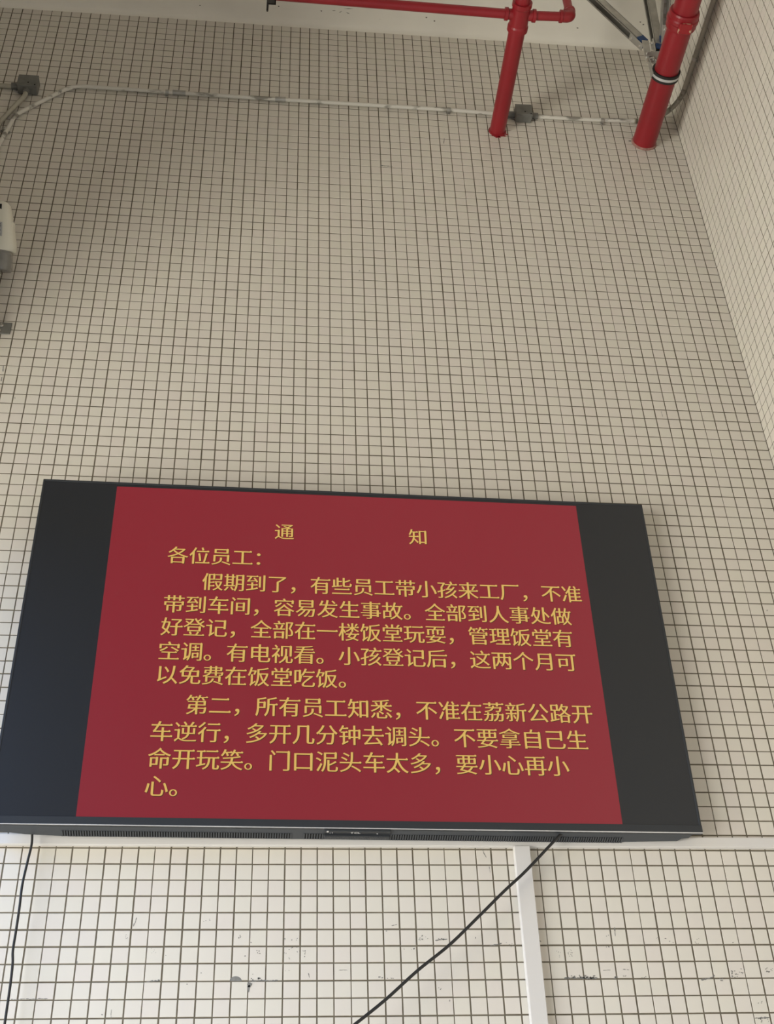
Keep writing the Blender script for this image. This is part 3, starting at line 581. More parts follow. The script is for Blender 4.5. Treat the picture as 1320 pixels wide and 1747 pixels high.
(-1.2886,2.9820,[(3.0,-6.1),(0.8,-4.3),(-1.9,0.7),(-3.0,5.0),(-1.9,5.6),(0.5,1.6),(2.5,-2.5)]),
(-1.2843,2.9736,[(2.2,-4.7),(0.9,-3.2),(-1.5,0.6),(-2.0,3.4),(-2.1,5.3),(0.4,1.6),(2.1,-3.0)]),
(-1.2758,2.9366,[(0.5,-4.8),(-0.2,-3.6),(-1.1,0.8),(-1.0,5.4),(-0.0,4.5),(0.9,1.1),(0.9,-3.3)]),
(-1.2746,2.9269,[(0.7,-6.3),(-0.0,-4.3),(-0.7,1.5),(-0.7,5.5),(-0.2,5.6),(0.3,1.1),(0.7,-3.1)]),
(-1.4461,2.5821,[(0.5,-0.9),(-0.3,-0.8),(-0.8,-0.4),(-1.2,0.6),(-0.1,1.0),(0.8,0.7),(1.2,-0.2)]),
(-1.4526,2.5838,[(-1.0,-1.2),(-1.3,-0.1),(-0.7,0.8),(0.2,1.1),(1.4,0.8),(1.3,-0.5),(0.1,-0.9)]),
(-1.4478,2.5794,[(-1.1,-1.5),(-1.7,-0.1),(-0.9,1.1),(0.4,1.8),(1.3,0.8),(1.7,-0.5),(0.4,-1.5)]),
(-1.4230,2.5484,[(1.3,0.0),(0.5,-1.8),(-0.5,-3.7),(-1.3,-1.7),(-1.0,1.6),(0.0,2.7),(1.1,2.8)]),
(-1.0781,2.6089,[(4.2,0.1),(3.1,-2.4),(-1.4,-2.7),(-4.8,-1.2),(-4.0,1.3),(-0.6,2.5),(3.5,2.5)]),
(-1.0696,2.6090,[(4.5,-0.1),(2.5,-2.0),(-1.4,-2.7),(-3.9,-1.1),(-3.4,0.8),(-1.0,3.5),(2.7,1.6)]),
(-1.0600,2.6094,[(6.2,-0.0),(2.7,-1.3),(-1.4,-1.4),(-4.9,-0.7),(-4.9,0.8),(-1.0,1.3),(3.3,1.4)]),
(-1.0522,2.6092,[(4.0,-0.0),(2.8,-1.9),(-1.5,-3.0),(-5.7,-1.4),(-3.6,1.0),(-0.6,2.6),(4.6,2.7)]),
(-1.0420,2.6087,[(4.8,-0.2),(2.5,-1.5),(-1.1,-2.0),(-5.8,-1.3),(-4.1,0.8),(-0.9,2.2),(4.5,2.0)]),
(-1.0323,2.6094,[(5.5,-0.2),(2.3,-2.2),(-1.7,-3.1),(-4.6,-1.3),(-4.7,1.1),(-1.0,2.9),(4.4,2.8)]),
(-1.0250,2.6083,[(5.8,0.1),(2.9,-2.2),(-1.9,-3.2),(-5.0,-1.1),(-3.9,1.2),(-1.0,3.2),(3.1,2.1)]),
(-1.0144,2.6082,[(4.4,-0.2),(2.7,-2.3),(-1.6,-3.0),(-3.7,-1.1),(-4.3,1.0),(-1.1,3.5),(3.6,2.1)]),
(-1.0058,2.6082,[(5.0,0.0),(3.1,-2.1),(-1.6,-3.0),(-4.8,-1.1),(-4.2,1.2),(-0.7,2.9),(3.3,2.0)]),
(-0.9976,2.6085,[(5.8,0.1),(2.8,-2.4),(-1.9,-3.6),(-4.6,-1.2),(-5.0,1.7),(-0.7,2.8),(3.6,2.7)]),
(-0.9887,2.6081,[(5.4,-0.3),(2.3,-1.8),(-1.1,-2.4),(-4.7,-1.4),(-5.2,1.1),(-0.9,2.8),(4.4,2.2)]),
(-1.0366,2.6161,[(-1.4,-2.2),(-2.3,-0.7),(-0.8,1.1),(0.6,1.9),(1.5,1.4),(2.0,-0.1),(0.4,-1.3)]),
(-0.9968,2.6086,[(2.2,-0.8),(0.6,-1.6),(-1.8,-1.9),(-2.2,-0.0),(-1.6,1.3),(0.3,2.0),(2.5,1.0)]),
(-1.0133,2.6116,[(-2.2,-0.7),(-2.4,0.8),(0.0,2.0),(2.3,1.8),(2.7,0.2),(1.2,-1.7),(-1.7,-2.4)]),
(-1.0514,2.6137,[(-2.4,-0.7),(-1.5,1.3),(0.0,1.8),(1.7,1.7),(1.7,-0.1),(1.2,-2.0),(-0.7,-2.0)]),
(-1.0552,2.6111,[(3.2,-0.6),(1.5,-1.9),(-1.4,-1.6),(-3.2,-0.2),(-2.2,1.2),(-0.2,2.0),(2.3,1.0)]),
(-1.0236,2.6093,[(0.4,-2.4),(-2.1,-2.8),(-2.6,0.0),(-1.6,2.4),(0.6,2.5),(2.9,1.6),(2.3,-1.3)]),
(-1.0345,2.6118,[(2.0,-2.5),(-0.2,-2.7),(-2.0,-0.4),(-2.4,1.9),(-0.9,2.7),(0.9,1.6),(2.7,-0.5)]),
(-1.0204,2.6082,[(2.1,-0.9),(0.3,-1.1),(-0.9,-0.8),(-2.0,0.1),(-1.1,0.9),(0.1,1.3),(1.4,0.5)]),
(-1.0237,2.6113,[(-0.6,-1.6),(-1.9,-1.0),(-1.3,0.8),(0.1,2.3),(1.2,1.2),(1.7,-0.1),(0.9,-1.6)]),
(-1.0168,2.6104,[(-0.3,-3.2),(-1.3,-1.7),(-1.3,0.5),(-0.6,2.4),(0.7,2.7),(1.7,1.0),(1.0,-1.7)]),
(-1.0021,2.6082,[(-1.4,-2.3),(-3.1,-0.4),(-2.0,1.5),(0.0,2.3),(2.5,1.5),(2.9,-0.7),(1.1,-1.9)]),
(-0.9939,2.6141,[(-0.2,-2.2),(-2.6,-2.1),(-2.5,0.4),(-1.0,2.1),(1.1,2.3),(3.0,1.0),(2.2,-1.6)]),
(-1.0601,2.6148,[(1.9,-1.0),(0.3,-1.6),(-1.3,-1.0),(-2.4,0.3),(-1.0,1.1),(0.4,1.6),(2.0,0.6)]),
(-1.0187,2.6152,[(-2.5,-1.3),(-2.2,0.7),(-0.6,2.0),(1.3,1.9),(3.2,0.8),(1.6,-1.4),(-0.9,-2.9)]),
(-1.0044,2.6101,[(-1.8,-3.3),(-2.2,-0.6),(-1.9,1.6),(0.3,2.8),(2.3,2.0),(2.2,-0.2),(1.0,-2.2)]),
(-0.9907,2.6152,[(1.3,-0.9),(0.1,-1.5),(-1.3,-0.8),(-2.1,0.7),(-0.6,1.2),(0.6,1.1),(2.1,0.3)]),
(-0.9303,2.6105,[(2.2,-0.6),(1.0,-2.1),(-1.0,-1.7),(-2.8,-0.5),(-1.9,1.7),(0.6,2.2),(1.8,0.9)]),
(-0.9299,2.6094,[(-0.7,-1.7),(-1.6,-0.9),(-1.0,0.8),(0.3,1.6),(1.3,1.4),(1.1,0.1),(0.5,-1.3)]),
(-0.9305,2.6077,[(-2.5,-0.5),(-1.4,1.5),(0.4,2.4),(1.6,1.2),(2.4,-0.7),(0.7,-2.1),(-1.1,-1.9)]),
(-0.9354,2.6069,[(2.6,-1.0),(0.7,-1.5),(-0.9,-0.9),(-2.5,0.2),(-1.9,1.6),(0.2,1.2),(1.8,0.5)]),
(-0.9281,2.6115,[(0.6,-2.5),(-1.7,-1.9),(-2.6,-0.2),(-1.5,1.5),(0.3,2.3),(2.2,1.6),(2.7,-0.7)]),
(-0.9005,2.6130,[(-0.5,-1.5),(-1.7,-0.8),(-1.1,0.7),(0.0,1.2),(1.1,1.2),(1.5,0.1),(0.7,-0.8)]),
(-0.9001,2.6139,[(1.3,-0.2),(0.9,-1.3),(-0.9,-1.3),(-1.3,-0.2),(-1.0,0.6),(-0.0,1.6),(1.1,0.7)]),
(-0.8970,2.6144,[(0.8,-1.0),(-0.0,-1.0),(-0.7,-0.3),(-0.8,0.5),(-0.5,1.2),(0.5,0.8),(0.8,-0.3)]),
(-0.9052,2.6134,[(0.5,-1.8),(-0.5,-1.2),(-1.5,-0.2),(-1.1,1.4),(0.3,1.9),(1.2,0.6),(1.1,-0.7)]),
(-0.8388,2.6114,[(1.6,-0.1),(0.5,-1.0),(-0.7,-1.8),(-1.2,-0.6),(-1.4,0.8),(-0.0,1.3),(1.2,1.3)]),
(-0.8426,2.6095,[(-0.0,-1.0),(-0.7,-0.6),(-1.1,0.1),(-0.5,0.8),(0.4,0.8),(1.1,0.4),(0.9,-0.5)]),
(-0.8510,2.6085,[(-1.2,-0.1),(-0.5,0.6),(0.3,1.1),(0.9,0.5),(1.0,-0.3),(0.2,-0.8),(-0.8,-1.0)]),
(-0.8496,2.6088,[(-1.0,-0.1),(-0.7,0.6),(0.1,0.8),(0.9,0.6),(1.0,-0.3),(0.2,-0.8),(-0.6,-0.7)]),
(-0.8444,2.6085,[(-1.2,-0.7),(-1.0,0.3),(-0.4,0.9),(0.5,1.0),(1.3,0.4),(0.9,-0.7),(-0.1,-1.3)]),
(-0.9116,2.7492,[(-0.7,-7.1),(-1.9,-3.9),(-2.0,1.6),(-0.5,5.0),(1.3,7.4),(2.3,2.2),(1.4,-5.2)]),
(-0.9123,2.7367,[(-0.6,-8.0),(-1.2,-4.4),(-1.0,2.3),(0.1,6.1),(1.0,7.1),(0.9,1.8),(0.6,-5.0)]),
(-0.9398,2.7295,[(-0.9,-0.5),(-0.8,0.3),(-0.4,1.3),(0.6,0.9),(0.8,0.0),(0.8,-1.0),(-0.2,-1.1)]),
(-0.9332,2.7322,[(-1.4,-0.5),(-1.2,0.6),(0.1,1.0),(1.1,0.8),(1.5,0.0),(0.5,-0.7),(-0.6,-1.2)]),
(-0.9390,2.7293,[(-1.0,0.1),(-0.4,0.9),(0.3,1.1),(0.8,0.6),(0.9,-0.4),(0.2,-1.3),(-0.8,-1.0)]),
(-0.7876,2.7221,[(0.6,-0.9),(-0.4,-1.0),(-1.1,-0.5),(-0.8,0.4),(-0.1,0.9),(0.9,1.0),(0.9,0.0)]),
(-0.7847,2.7248,[(0.9,-0.3),(0.2,-1.0),(-0.4,-0.7),(-1.0,-0.3),(-0.7,0.6),(0.2,1.1),(0.8,0.5)]),
(-0.7600,2.7222,[(3.5,-0.0),(1.2,-1.0),(-1.0,-2.0),(-2.8,-0.8),(-2.7,0.9),(-0.2,1.6),(2.2,1.4)]),
(-0.7488,2.7136,[(2.3,-0.0),(0.9,-0.9),(-0.5,-1.1),(-2.1,-0.7),(-2.0,0.7),(-0.1,1.1),(1.5,1.0)]),
(-0.7387,2.7100,[(1.8,0.0),(0.9,-0.8),(-0.6,-1.3),(-1.4,-0.4),(-1.7,0.6),(-0.1,1.1),(1.1,0.8)]),
(-0.6695,2.7085,[(2.0,-0.1),(0.6,-0.6),(-0.5,-0.6),(-1.3,-0.2),(-1.4,0.4),(-0.2,0.6),(0.9,0.5)]),
(-0.6626,2.7071,[(1.1,-1.0),(0.0,-0.8),(-1.0,-0.3),(-0.9,0.6),(-0.4,0.9),(0.3,0.7),(0.8,0.0)]),
(-0.6610,2.7076,[(0.1,-1.0),(-0.6,-0.6),(-0.8,0.0),(-0.3,0.5),(0.3,1.0),(0.7,0.4),(0.6,-0.3)]),
(-0.6709,2.7114,[(1.0,-0.5),(-0.0,-1.4),(-0.9,-0.9),(-1.3,0.0),(-0.4,0.9),(0.7,1.4),(1.0,0.5)]),
(-0.6676,2.7069,[(1.6,-0.6),(0.6,-1.0),(-0.8,-0.6),(-1.4,0.2),(-1.0,0.7),(0.0,0.9),(1.1,0.3)]),
(-0.6633,2.7194,[(-0.5,-1.3),(-1.0,-0.5),(-0.8,0.5),(0.0,1.3),(0.8,0.7),(1.1,0.0),(0.5,-0.8)]),
(-0.6575,2.7221,[(-0.3,-1.1),(-1.2,-0.9),(-0.7,0.4),(-0.0,1.4),(0.6,0.9),(1.2,0.2),(0.4,-0.9)]),
(-0.5542,2.7094,[(2.4,0.1),(0.8,-1.0),(-0.8,-1.7),(-2.4,-0.8),(-1.5,0.7),(-0.1,1.3),(1.5,1.3)]),
(-0.5454,2.6324,[(2.1,-0.1),(0.9,-1.6),(-0.6,-1.3),(-1.6,-0.6),(-1.8,1.0),(-0.0,1.5),(1.1,1.0)]),
(-0.5461,2.6218,[(-2.0,-1.3),(-2.0,0.4),(-0.4,1.4),(1.3,1.7),(2.1,0.5),(1.4,-1.2),(-0.3,-1.4)]),
(-0.5761,2.6188,[(0.4,-1.1),(-1.1,-1.4),(-1.7,-0.4),(-1.0,0.7),(0.2,1.2),(1.6,1.1),(1.7,-0.1)]),
(-0.5760,2.6265,[(-2.1,-0.6),(-1.2,0.9),(0.3,1.9),(1.9,1.2),(1.7,-0.4),(0.4,-1.3),(-1.1,-1.7)]),
(-0.5634,2.6176,[(-1.8,-0.2),(-1.3,1.3),(0.4,2.2),(1.9,1.3),(2.0,-0.4),(0.5,-2.0),(-1.7,-2.1)]),
(-0.5362,2.6261,[(1.1,-0.4),(0.1,-2.2),(-1.1,-1.7),(-1.5,-0.6),(-0.9,1.2),(0.7,2.4),(1.5,1.2)]),
(-0.5618,2.6101,[(-2.2,-0.6),(-1.5,0.8),(0.3,1.2),(1.8,1.0),(2.2,-0.3),(0.4,-0.9),(-0.9,-1.1)]),
(-0.5666,2.6169,[(0.8,-2.2),(-0.4,-1.6),(-1.1,-0.0),(-1.2,1.8),(-0.1,1.9),(0.8,0.8),(1.2,-0.7)]),
(-0.5586,2.6163,[(1.6,-0.3),(0.4,-1.3),(-0.9,-1.3),(-1.1,-0.2),(-1.3,1.1),(0.2,1.1),(1.1,0.9)]),
(-0.5736,2.6247,[(0.9,-1.1),(-1.2,-2.1),(-2.2,-1.2),(-1.4,0.3),(0.1,1.7),(1.8,1.8),(2.0,0.6)]),
(-0.5694,2.6084,[(-2.3,-1.3),(-1.6,0.1),(0.0,1.2),(1.4,1.2),(2.4,0.6),(0.8,-0.6),(-0.6,-1.2)]),
(-0.5518,2.6229,[(1.2,-1.5),(-0.1,-1.1),(-1.6,-0.6),(-1.2,0.8),(-0.5,1.6),(0.7,1.0),(1.5,-0.2)]),
(-0.5420,2.6210,[(2.1,-0.9),(0.6,-1.1),(-1.1,-0.8),(-2.5,0.5),(-1.1,1.0),(0.3,1.0),(1.5,0.2)]),
(-0.5783,2.6100,[(1.6,-0.2),(0.8,-0.6),(-0.8,-1.1),(-2.1,-0.2),(-1.0,0.5),(0.0,1.1),(1.6,0.6)]),
(-0.5445,2.6190,[(-0.9,-1.8),(-1.7,-1.4),(-0.6,0.5),(0.5,2.1),(1.4,1.9),(1.2,0.2),(0.0,-1.3)]),
(-0.5754,2.6107,[(1.1,-1.0),(-0.2,-1.8),(-1.4,-0.9),(-1.8,0.5),(-0.6,1.8),(0.8,1.1),(2.1,0.3)]),
(-0.5363,2.6331,[(1.5,-0.4),(0.1,-1.4),(-1.1,-1.5),(-1.3,-0.3),(-0.8,1.3),(0.5,1.5),(1.1,0.9)]),
(-0.5753,2.6204,[(-1.6,-1.5),(-2.0,0.0),(-1.1,1.6),(0.6,1.5),(2.4,1.0),(1.7,-0.9),(0.0,-1.8)]),
(-0.5767,2.6137,[(-2.2,-1.8),(-1.3,-0.4),(-0.3,1.2),(1.6,1.9),(1.7,0.8),(1.0,-0.5),(-0.5,-1.2)]),
(-0.5663,2.6263,[(-0.3,-1.3),(-2.1,-0.8),(-1.9,0.4),(-0.7,1.4),(1.1,1.0),(2.3,0.3),(1.6,-0.9)]),
(-0.4515,2.6274,[(1.0,-1.3),(-0.5,-1.3),(-1.4,-0.6),(-1.0,0.5),(-0.3,1.7),(0.7,0.9),(1.4,0.1)]),
(-0.4491,2.6327,[(1.3,-0.4),(0.2,-1.1),(-0.9,-1.2),(-1.4,-0.3),(-0.7,0.7),(0.3,1.3),(1.2,0.8)]),
(-0.4643,2.6242,[(2.0,-0.9),(0.6,-1.5),(-1.4,-1.0),(-2.3,0.4),(-1.1,1.1),(0.4,1.4),(1.9,0.4)]),
(-0.4629,2.6229,[(-2.3,-0.5),(-1.1,0.8),(0.2,1.6),(1.8,1.4),(1.6,-0.1),(0.8,-1.7),(-1.0,-1.4)]),
(-0.4696,2.6315,[(-2.3,-0.7),(-1.2,0.6),(0.1,2.0),(2.0,1.5),(2.3,-0.2),(0.5,-1.3),(-1.4,-1.9)]),
(-0.4611,2.6234,[(-2.3,-1.1),(-1.3,0.7),(-0.3,1.5),(1.4,1.8),(2.4,0.2),(0.8,-1.0),(-0.7,-2.1)]),
(-0.4653,2.6347,[(-1.8,-0.6),(-1.2,0.7),(0.2,1.2),(1.5,1.2),(1.7,0.0),(0.6,-0.9),(-1.0,-1.7)]),
(-0.4683,2.6244,[(2.0,-1.0),(0.1,-1.8),(-1.8,-2.1),(-2.4,-0.4),(-1.5,1.7),(1.0,2.5),(2.6,1.2)]),
(-0.4542,2.6300,[(-1.1,-0.5),(-1.3,0.8),(-0.3,1.4),(1.1,1.5),(1.1,0.0),(1.0,-1.6),(-0.5,-1.7)]),
(-0.6680,2.6024,[(5.8,1.2),(4.2,-1.7),(-1.4,-3.2),(-5.5,-2.1),(-5.2,0.4),(-1.3,2.5),(3.3,2.8)]),
(-0.6597,2.6032,[(4.3,0.7),(3.1,-1.0),(-1.0,-2.7),(-4.3,-1.7),(-4.4,0.1),(-1.2,2.4),(3.4,2.2)]),
(-0.6501,2.6052,[(5.8,1.1),(3.7,-0.8),(-1.6,-2.2),(-4.4,-1.3),(-5.4,-0.1),(-1.4,1.4),(3.3,2.0)]),
(-0.6417,2.6074,[(4.6,0.7),(3.2,-1.0),(-0.6,-2.1),(-5.2,-2.1),(-5.2,0.1),(-0.7,1.8),(4.0,2.5)]),
(-0.6376,2.6085,[(3.1,1.9),(2.5,0.6),(0.1,-1.1),(-2.1,-1.9),(-3.5,-1.7),(-1.3,0.6),(1.3,1.6)]),
(-0.6323,2.6130,[(2.4,1.5),(3.4,-0.2),(0.5,-2.1),(-2.3,-2.7),(-3.3,-1.0),(-1.8,1.4),(1.2,3.2)]),
(-0.6086,2.5995,[(0.1,-1.6),(-1.2,-1.8),(-1.3,0.2),(-0.7,1.4),(0.3,1.9),(1.3,0.9),(1.4,-1.1)]),
(-0.6153,2.6055,[(2.1,-0.8),(0.7,-2.1),(-1.2,-1.1),(-2.3,0.0),(-1.8,1.4),(0.3,1.7),(2.1,0.8)]),
(-0.6128,2.5994,[(2.9,-0.9),(0.9,-1.5),(-1.6,-1.7),(-3.2,0.1),(-1.4,1.2),(0.6,2.3),(1.9,0.6)]),
(-0.6080,2.6048,[(-2.5,-0.1),(-1.3,1.0),(0.8,1.2),(1.9,0.6),(2.0,-0.3),(0.6,-1.3),(-1.5,-1.1)]),
(-0.5297,2.4933,[(5.9,0.2),(2.2,-0.9),(-1.7,-1.7),(-4.5,-0.7),(-3.6,0.5),(-0.9,1.4),(2.5,1.2)]),
(-0.5216,2.4927,[(4.5,0.1),(2.5,-1.0),(-1.5,-2.4),(-4.1,-0.9),(-4.8,0.8),(-0.4,1.8),(3.9,1.6)]),
(-0.5132,2.4937,[(4.8,0.2),(4.0,-2.4),(-1.0,-2.2),(-5.8,-1.6),(-4.8,1.2),(-0.4,3.1),(3.2,1.7)]),
(-0.5033,2.4939,[(6.3,0.1),(2.8,-2.3),(-2.0,-2.9),(-5.4,-1.5),(-4.7,0.9),(-1.2,3.1),(4.3,2.6)]),
(-0.4948,2.4939,[(6.3,0.1),(2.2,-1.3),(-1.7,-2.2),(-5.6,-1.2),(-3.9,0.5),(-1.1,2.3),(3.8,1.8)]),
(-0.5167,2.4909,[(-0.0,-1.8),(-1.1,-1.5),(-1.7,0.1),(-0.8,2.0),(0.9,2.4),(1.3,0.4),(1.4,-1.5)]),
(-0.4951,2.4837,[(-1.5,-1.2),(-1.3,-0.1),(-0.3,1.0),(0.9,1.2),(1.3,0.6),(1.1,-0.4),(-0.2,-1.0)]),
(-0.5144,2.4854,[(1.4,-0.8),(0.2,-1.5),(-1.2,-1.1),(-1.7,-0.0),(-1.1,1.0),(0.7,1.9),(1.7,0.5)]),
(-0.5166,2.4824,[(-2.3,-0.1),(-1.3,0.7),(0.7,1.2),(2.2,0.6),(2.1,-0.4),(0.3,-1.1),(-1.7,-0.9)]),
(-0.5172,2.4891,[(-0.9,-1.3),(-1.3,-0.2),(-1.2,0.8),(0.0,1.2),(1.5,1.0),(1.2,-0.1),(0.7,-1.3)]),
(-0.4956,2.4891,[(-0.7,-1.5),(-1.2,-0.9),(-0.9,0.7),(0.4,1.8),(1.1,1.3),(1.0,0.1),(0.3,-1.6)]),
(-0.5143,2.4867,[(0.9,-0.3),(-0.1,-1.5),(-1.4,-1.6),(-1.4,-0.2),(-0.5,1.1),(0.6,1.3),(1.9,1.2)]),
(-1.0529,2.6813,[(-0.0,-1.6),(-1.3,-1.1),(-1.3,0.3),(-0.5,1.6),(0.8,1.4),(1.3,0.4),(1.1,-0.8)]),
(-1.0521,2.6744,[(-1.4,-0.6),(-1.3,0.6),(-0.0,1.2),(1.1,1.0),(1.6,0.1),(0.7,-0.9),(-0.6,-1.4)]),
(-1.0619,2.6803,[(1.2,-0.3),(0.2,-1.8),(-1.2,-1.5),(-1.5,-0.1),(-0.7,1.4),(0.6,1.5),(1.2,0.8)]),
(-1.0549,2.6764,[(-1.3,-0.3),(-1.5,0.5),(0.3,0.8),(1.6,0.7),(1.6,0.0),(0.5,-0.8),(-1.2,-0.9)]),
(-0.5140,2.5349,[(-1.6,-0.7),(-1.5,0.3),(-0.1,1.0),(1.6,1.5),(1.3,0.3),(0.9,-1.0),(-0.7,-1.3)]),
(-0.5022,2.5390,[(-1.0,-1.1),(-1.9,-0.3),(-0.4,0.9),(1.0,1.7),(1.5,0.8),(1.0,-0.3),(-0.1,-1.6)]),
(-0.5048,2.5353,[(1.4,0.0),(0.6,-1.2),(-0.6,-1.3),(-1.3,-0.5),(-0.8,0.5),(-0.0,1.6),(0.8,0.9)]),
(-0.9581,2.6305,[(7.8,-0.1),(3.3,-0.6),(-1.5,-0.9),(-6.5,-0.4),(-6.2,0.4),(-1.3,0.9),(4.4,0.7)]),
(-0.9469,2.6309,[(5.1,-0.1),(4.6,-0.7),(-1.7,-0.7),(-5.2,-0.3),(-6.1,0.3),(-1.8,0.8),(5.1,0.6)]),
(-0.8993,2.6325,[(5.1,-0.6),(2.6,-1.0),(-1.3,-1.0),(-4.7,-0.1),(-4.2,0.8),(-0.9,1.4),(3.4,0.4)]),
(-0.8891,2.6315,[(5.1,-0.5),(2.1,-0.8),(-1.2,-0.7),(-4.0,0.0),(-3.8,0.7),(-0.8,0.9),(2.5,0.3)]),
(-0.9352,2.6979,[(1.2,-1.6),(-0.2,-1.4),(-1.3,-0.4),(-1.5,1.0),(-0.5,1.4),(0.8,1.3),(1.5,-0.2)]),
(-0.9444,2.6975,[(-0.3,-1.6),(-1.2,-0.8),(-1.3,0.3),(-0.5,1.1),(1.0,1.8),(1.2,0.3),(1.1,-1.0)]),
(-0.9382,2.6982,[(-0.9,-1.9),(-1.5,-0.9),(-1.0,0.6),(0.1,2.1),(1.5,1.7),(1.5,-0.0),(0.4,-1.5)]),
(-1.1958,6.5466,[(-1.4,-15.5),(-2.2,-8.0),(-1.1,3.9),(0.5,11.1),(1.7,11.2),(1.7,3.8),(0.8,-6.5)]),
(-1.1995,6.5252,[(-1.5,-13.9),(-2.1,-6.6),(-1.4,2.6),(0.1,11.4),(1.7,12.3),(2.5,4.1),(0.7,-9.8)]),
(-0.4111,4.8300,[(-0.2,-10.9),(-0.6,-5.1),(-0.8,2.2),(-0.2,7.3),(0.5,8.9),(0.8,2.4),(0.4,-4.7)]),
(-0.4099,4.8145,[(-0.1,-9.7),(-0.8,-5.5),(-1.2,1.7),(-0.3,6.6),(0.8,9.5),(1.0,1.7),(0.6,-4.3)]),
(-3.0303,4.9334,[(1.0,-10.1),(-0.9,-7.7),(-2.0,3.2),(-1.4,9.0),(-0.2,10.3),(1.3,2.5),(2.2,-7.1)]),
(-3.0288,4.9175,[(1.0,-9.5),(-0.8,-5.3),(-2.9,3.4),(-1.3,7.4),(0.1,7.9),(1.7,2.2),(2.2,-6.1)]),
(-3.0277,4.8765,[(0.0,-6.8),(-1.5,-3.8),(-1.5,1.2),(-1.0,6.7),(1.0,5.9),(1.6,0.5),(1.3,-3.8)]),
(-3.0279,4.8653,[(-0.1,-5.0),(-1.6,-3.7),(-2.1,1.9),(-1.0,6.5),(0.7,4.6),(2.3,1.1),(1.9,-5.4)]),
(-1.6248,5.5852,[(3.4,0.1),(1.6,-2.0),(-0.7,-2.8),(-3.6,-2.0),(-2.4,0.7),(-0.8,3.2),(2.5,2.9)]),
(-0.2126,6.2601,[(2.3,-0.1),(1.2,-2.9),(-1.0,-3.9),(-2.6,-2.3),(-2.5,1.7),(0.3,4.5),(2.4,3.0)]),
(-2.9628,4.7758,[(1.2,-0.1),(1.7,-4.7),(0.5,-4.8),(-0.8,-2.4),(-2.0,2.9),(-0.9,4.9),(0.3,4.2)]),
(-3.0379,6.7315,[(3.4,0.6),(3.0,-3.9),(-0.2,-3.2),(-2.8,-2.2),(-3.5,2.0),(-1.1,3.6),(1.1,3.1)]),
(-0.1801,3.8925,[(1.6,0.0),(0.5,-2.4),(-1.2,-3.8),(-2.3,-2.0),(-1.3,1.5),(0.4,3.2),(2.2,3.4)]),
(-1.5060,6.3169,[(10.5,0.1),(4.6,-2.6),(-2.8,-3.5),(-8.8,-1.8),(-6.8,1.0),(-2.5,3.6),(5.8,3.1)]),
(-1.4906,6.3165,[(9.0,0.2),(5.9,-1.4),(-2.4,-2.3),(-8.4,-1.0),(-8.6,0.7),(-2.1,2.1),(6.6,1.7)]),
(-1.4767,6.3169,[(8.4,0.2),(6.6,-2.2),(-2.9,-3.0),(-6.5,-0.9),(-10.5,1.3),(-1.8,2.0),(6.6,2.5)]),
(-1.4619,6.3166,[(9.2,0.3),(5.9,-1.3),(-2.4,-1.5),(-7.6,-0.7),(-7.0,0.6),(-2.0,1.4),(3.9,1.2)]),
(-0.2642,6.6227,[(6.4,0.8),(5.1,-4.3),(-1.8,-5.4),(-7.4,-3.3),(-7.0,2.6),(-0.0,5.4),(4.8,4.2)]),
(-2.0326,2.6136,[(17.7,-8.2),(17.1,-4.9),(15.4,-1.8),(13.0,1.0),(9.7,3.2),(6.0,4.7),(1.9,5.5),(-2.3,5.6),(-6.4,4.8),(-10.0,3.3),(-13.0,1.1),(-15.3,-1.6),(-16.6,-4.7),(-17.0,-8.0)]),
]
CEILMARKS = [('dot', -1.247, -0.089), ('dot', -1.202, -0.072), ('dot', -2.417, -0.067), ('dot', -2.015, -0.094), ('dot', -1.794, -0.085), ('dot', -0.117, -0.147), ('dot', -0.098, -0.134), ('dot', -0.442, -0.089), ('line', -1.74, -0.089, -1.719, -0.093), ('line', -1.703, -0.081, -1.688, -0.092), ('line', -1.68, -0.106, -1.629, -0.11), ('line', -1.667, -0.087, -1.645, -0.079), ('line', -0.384, -0.042, -0.364, -0.04), ('line', -0.351, -0.039, -0.181, -0.036), ('line', -1.496, -0.061, -1.404, -0.057)]

cols_b = [XL] + [-c * T for c in range(76, -1, -1)]
tiled_wall('wall_back', cols_b, lambda u, v, d: (u, -d, v), lambda i: (-(77 - i)) % 6 == 1, extra=STAINS)
cols_r = [0.0] + [(0.85 + k) * T for k in range(int(5.2 / T))]
tiled_wall('wall_right', cols_r, lambda u, v, d: (RX - d, -u, v), lambda i: False)
def struct(mb, name, m):
    o = mb.build(name, m)
    o['kind'] = 'structure'
    return o
b = MB()
b.box((RX, YF, 0), (RX + 0.15, -cols_r[-1], CEIL))
struct(b, 'wall_right_front', M_PAINT)
# ceiling slab with a few scuffs pressed into its plaster
b = MB()
b.box((XL - 0.15, YF - 0.15, CEIL), (RX + 0.15, 0.15, CEIL + 0.2))
for mk in CEILMARKS:
    if mk[0] == 'dot':
        x, y = mk[1:]
        ps = [(x + 0.005 * random.uniform(0.6, 1.2) * math.cos(a), y + 0.004 * random.uniform(0.6, 1.2) * math.sin(a)) for a in [i * PI / 4 for i in range(8)]]
    else:
        x0, y0, x1, y1 = mk[1:]
        L = math.hypot(x1 - x0, y1 - y0)
        nx, ny = -(y1 - y0) / L * 0.0018, (x1 - x0) / L * 0.0018
        ps = [(x0, y0), ((x0 + x1) / 2 + nx, (y0 + y1) / 2 + ny), (x1, y1), ((x0 + x1) / 2 - nx, (y0 + y1) / 2 - ny)]
    b.add([(p, q, CEIL - 0.0008) for p, q in ps], [tuple(range(len(ps)))], 1)
struct(b, 'ceiling', [M_PLASTER, M_MARK])
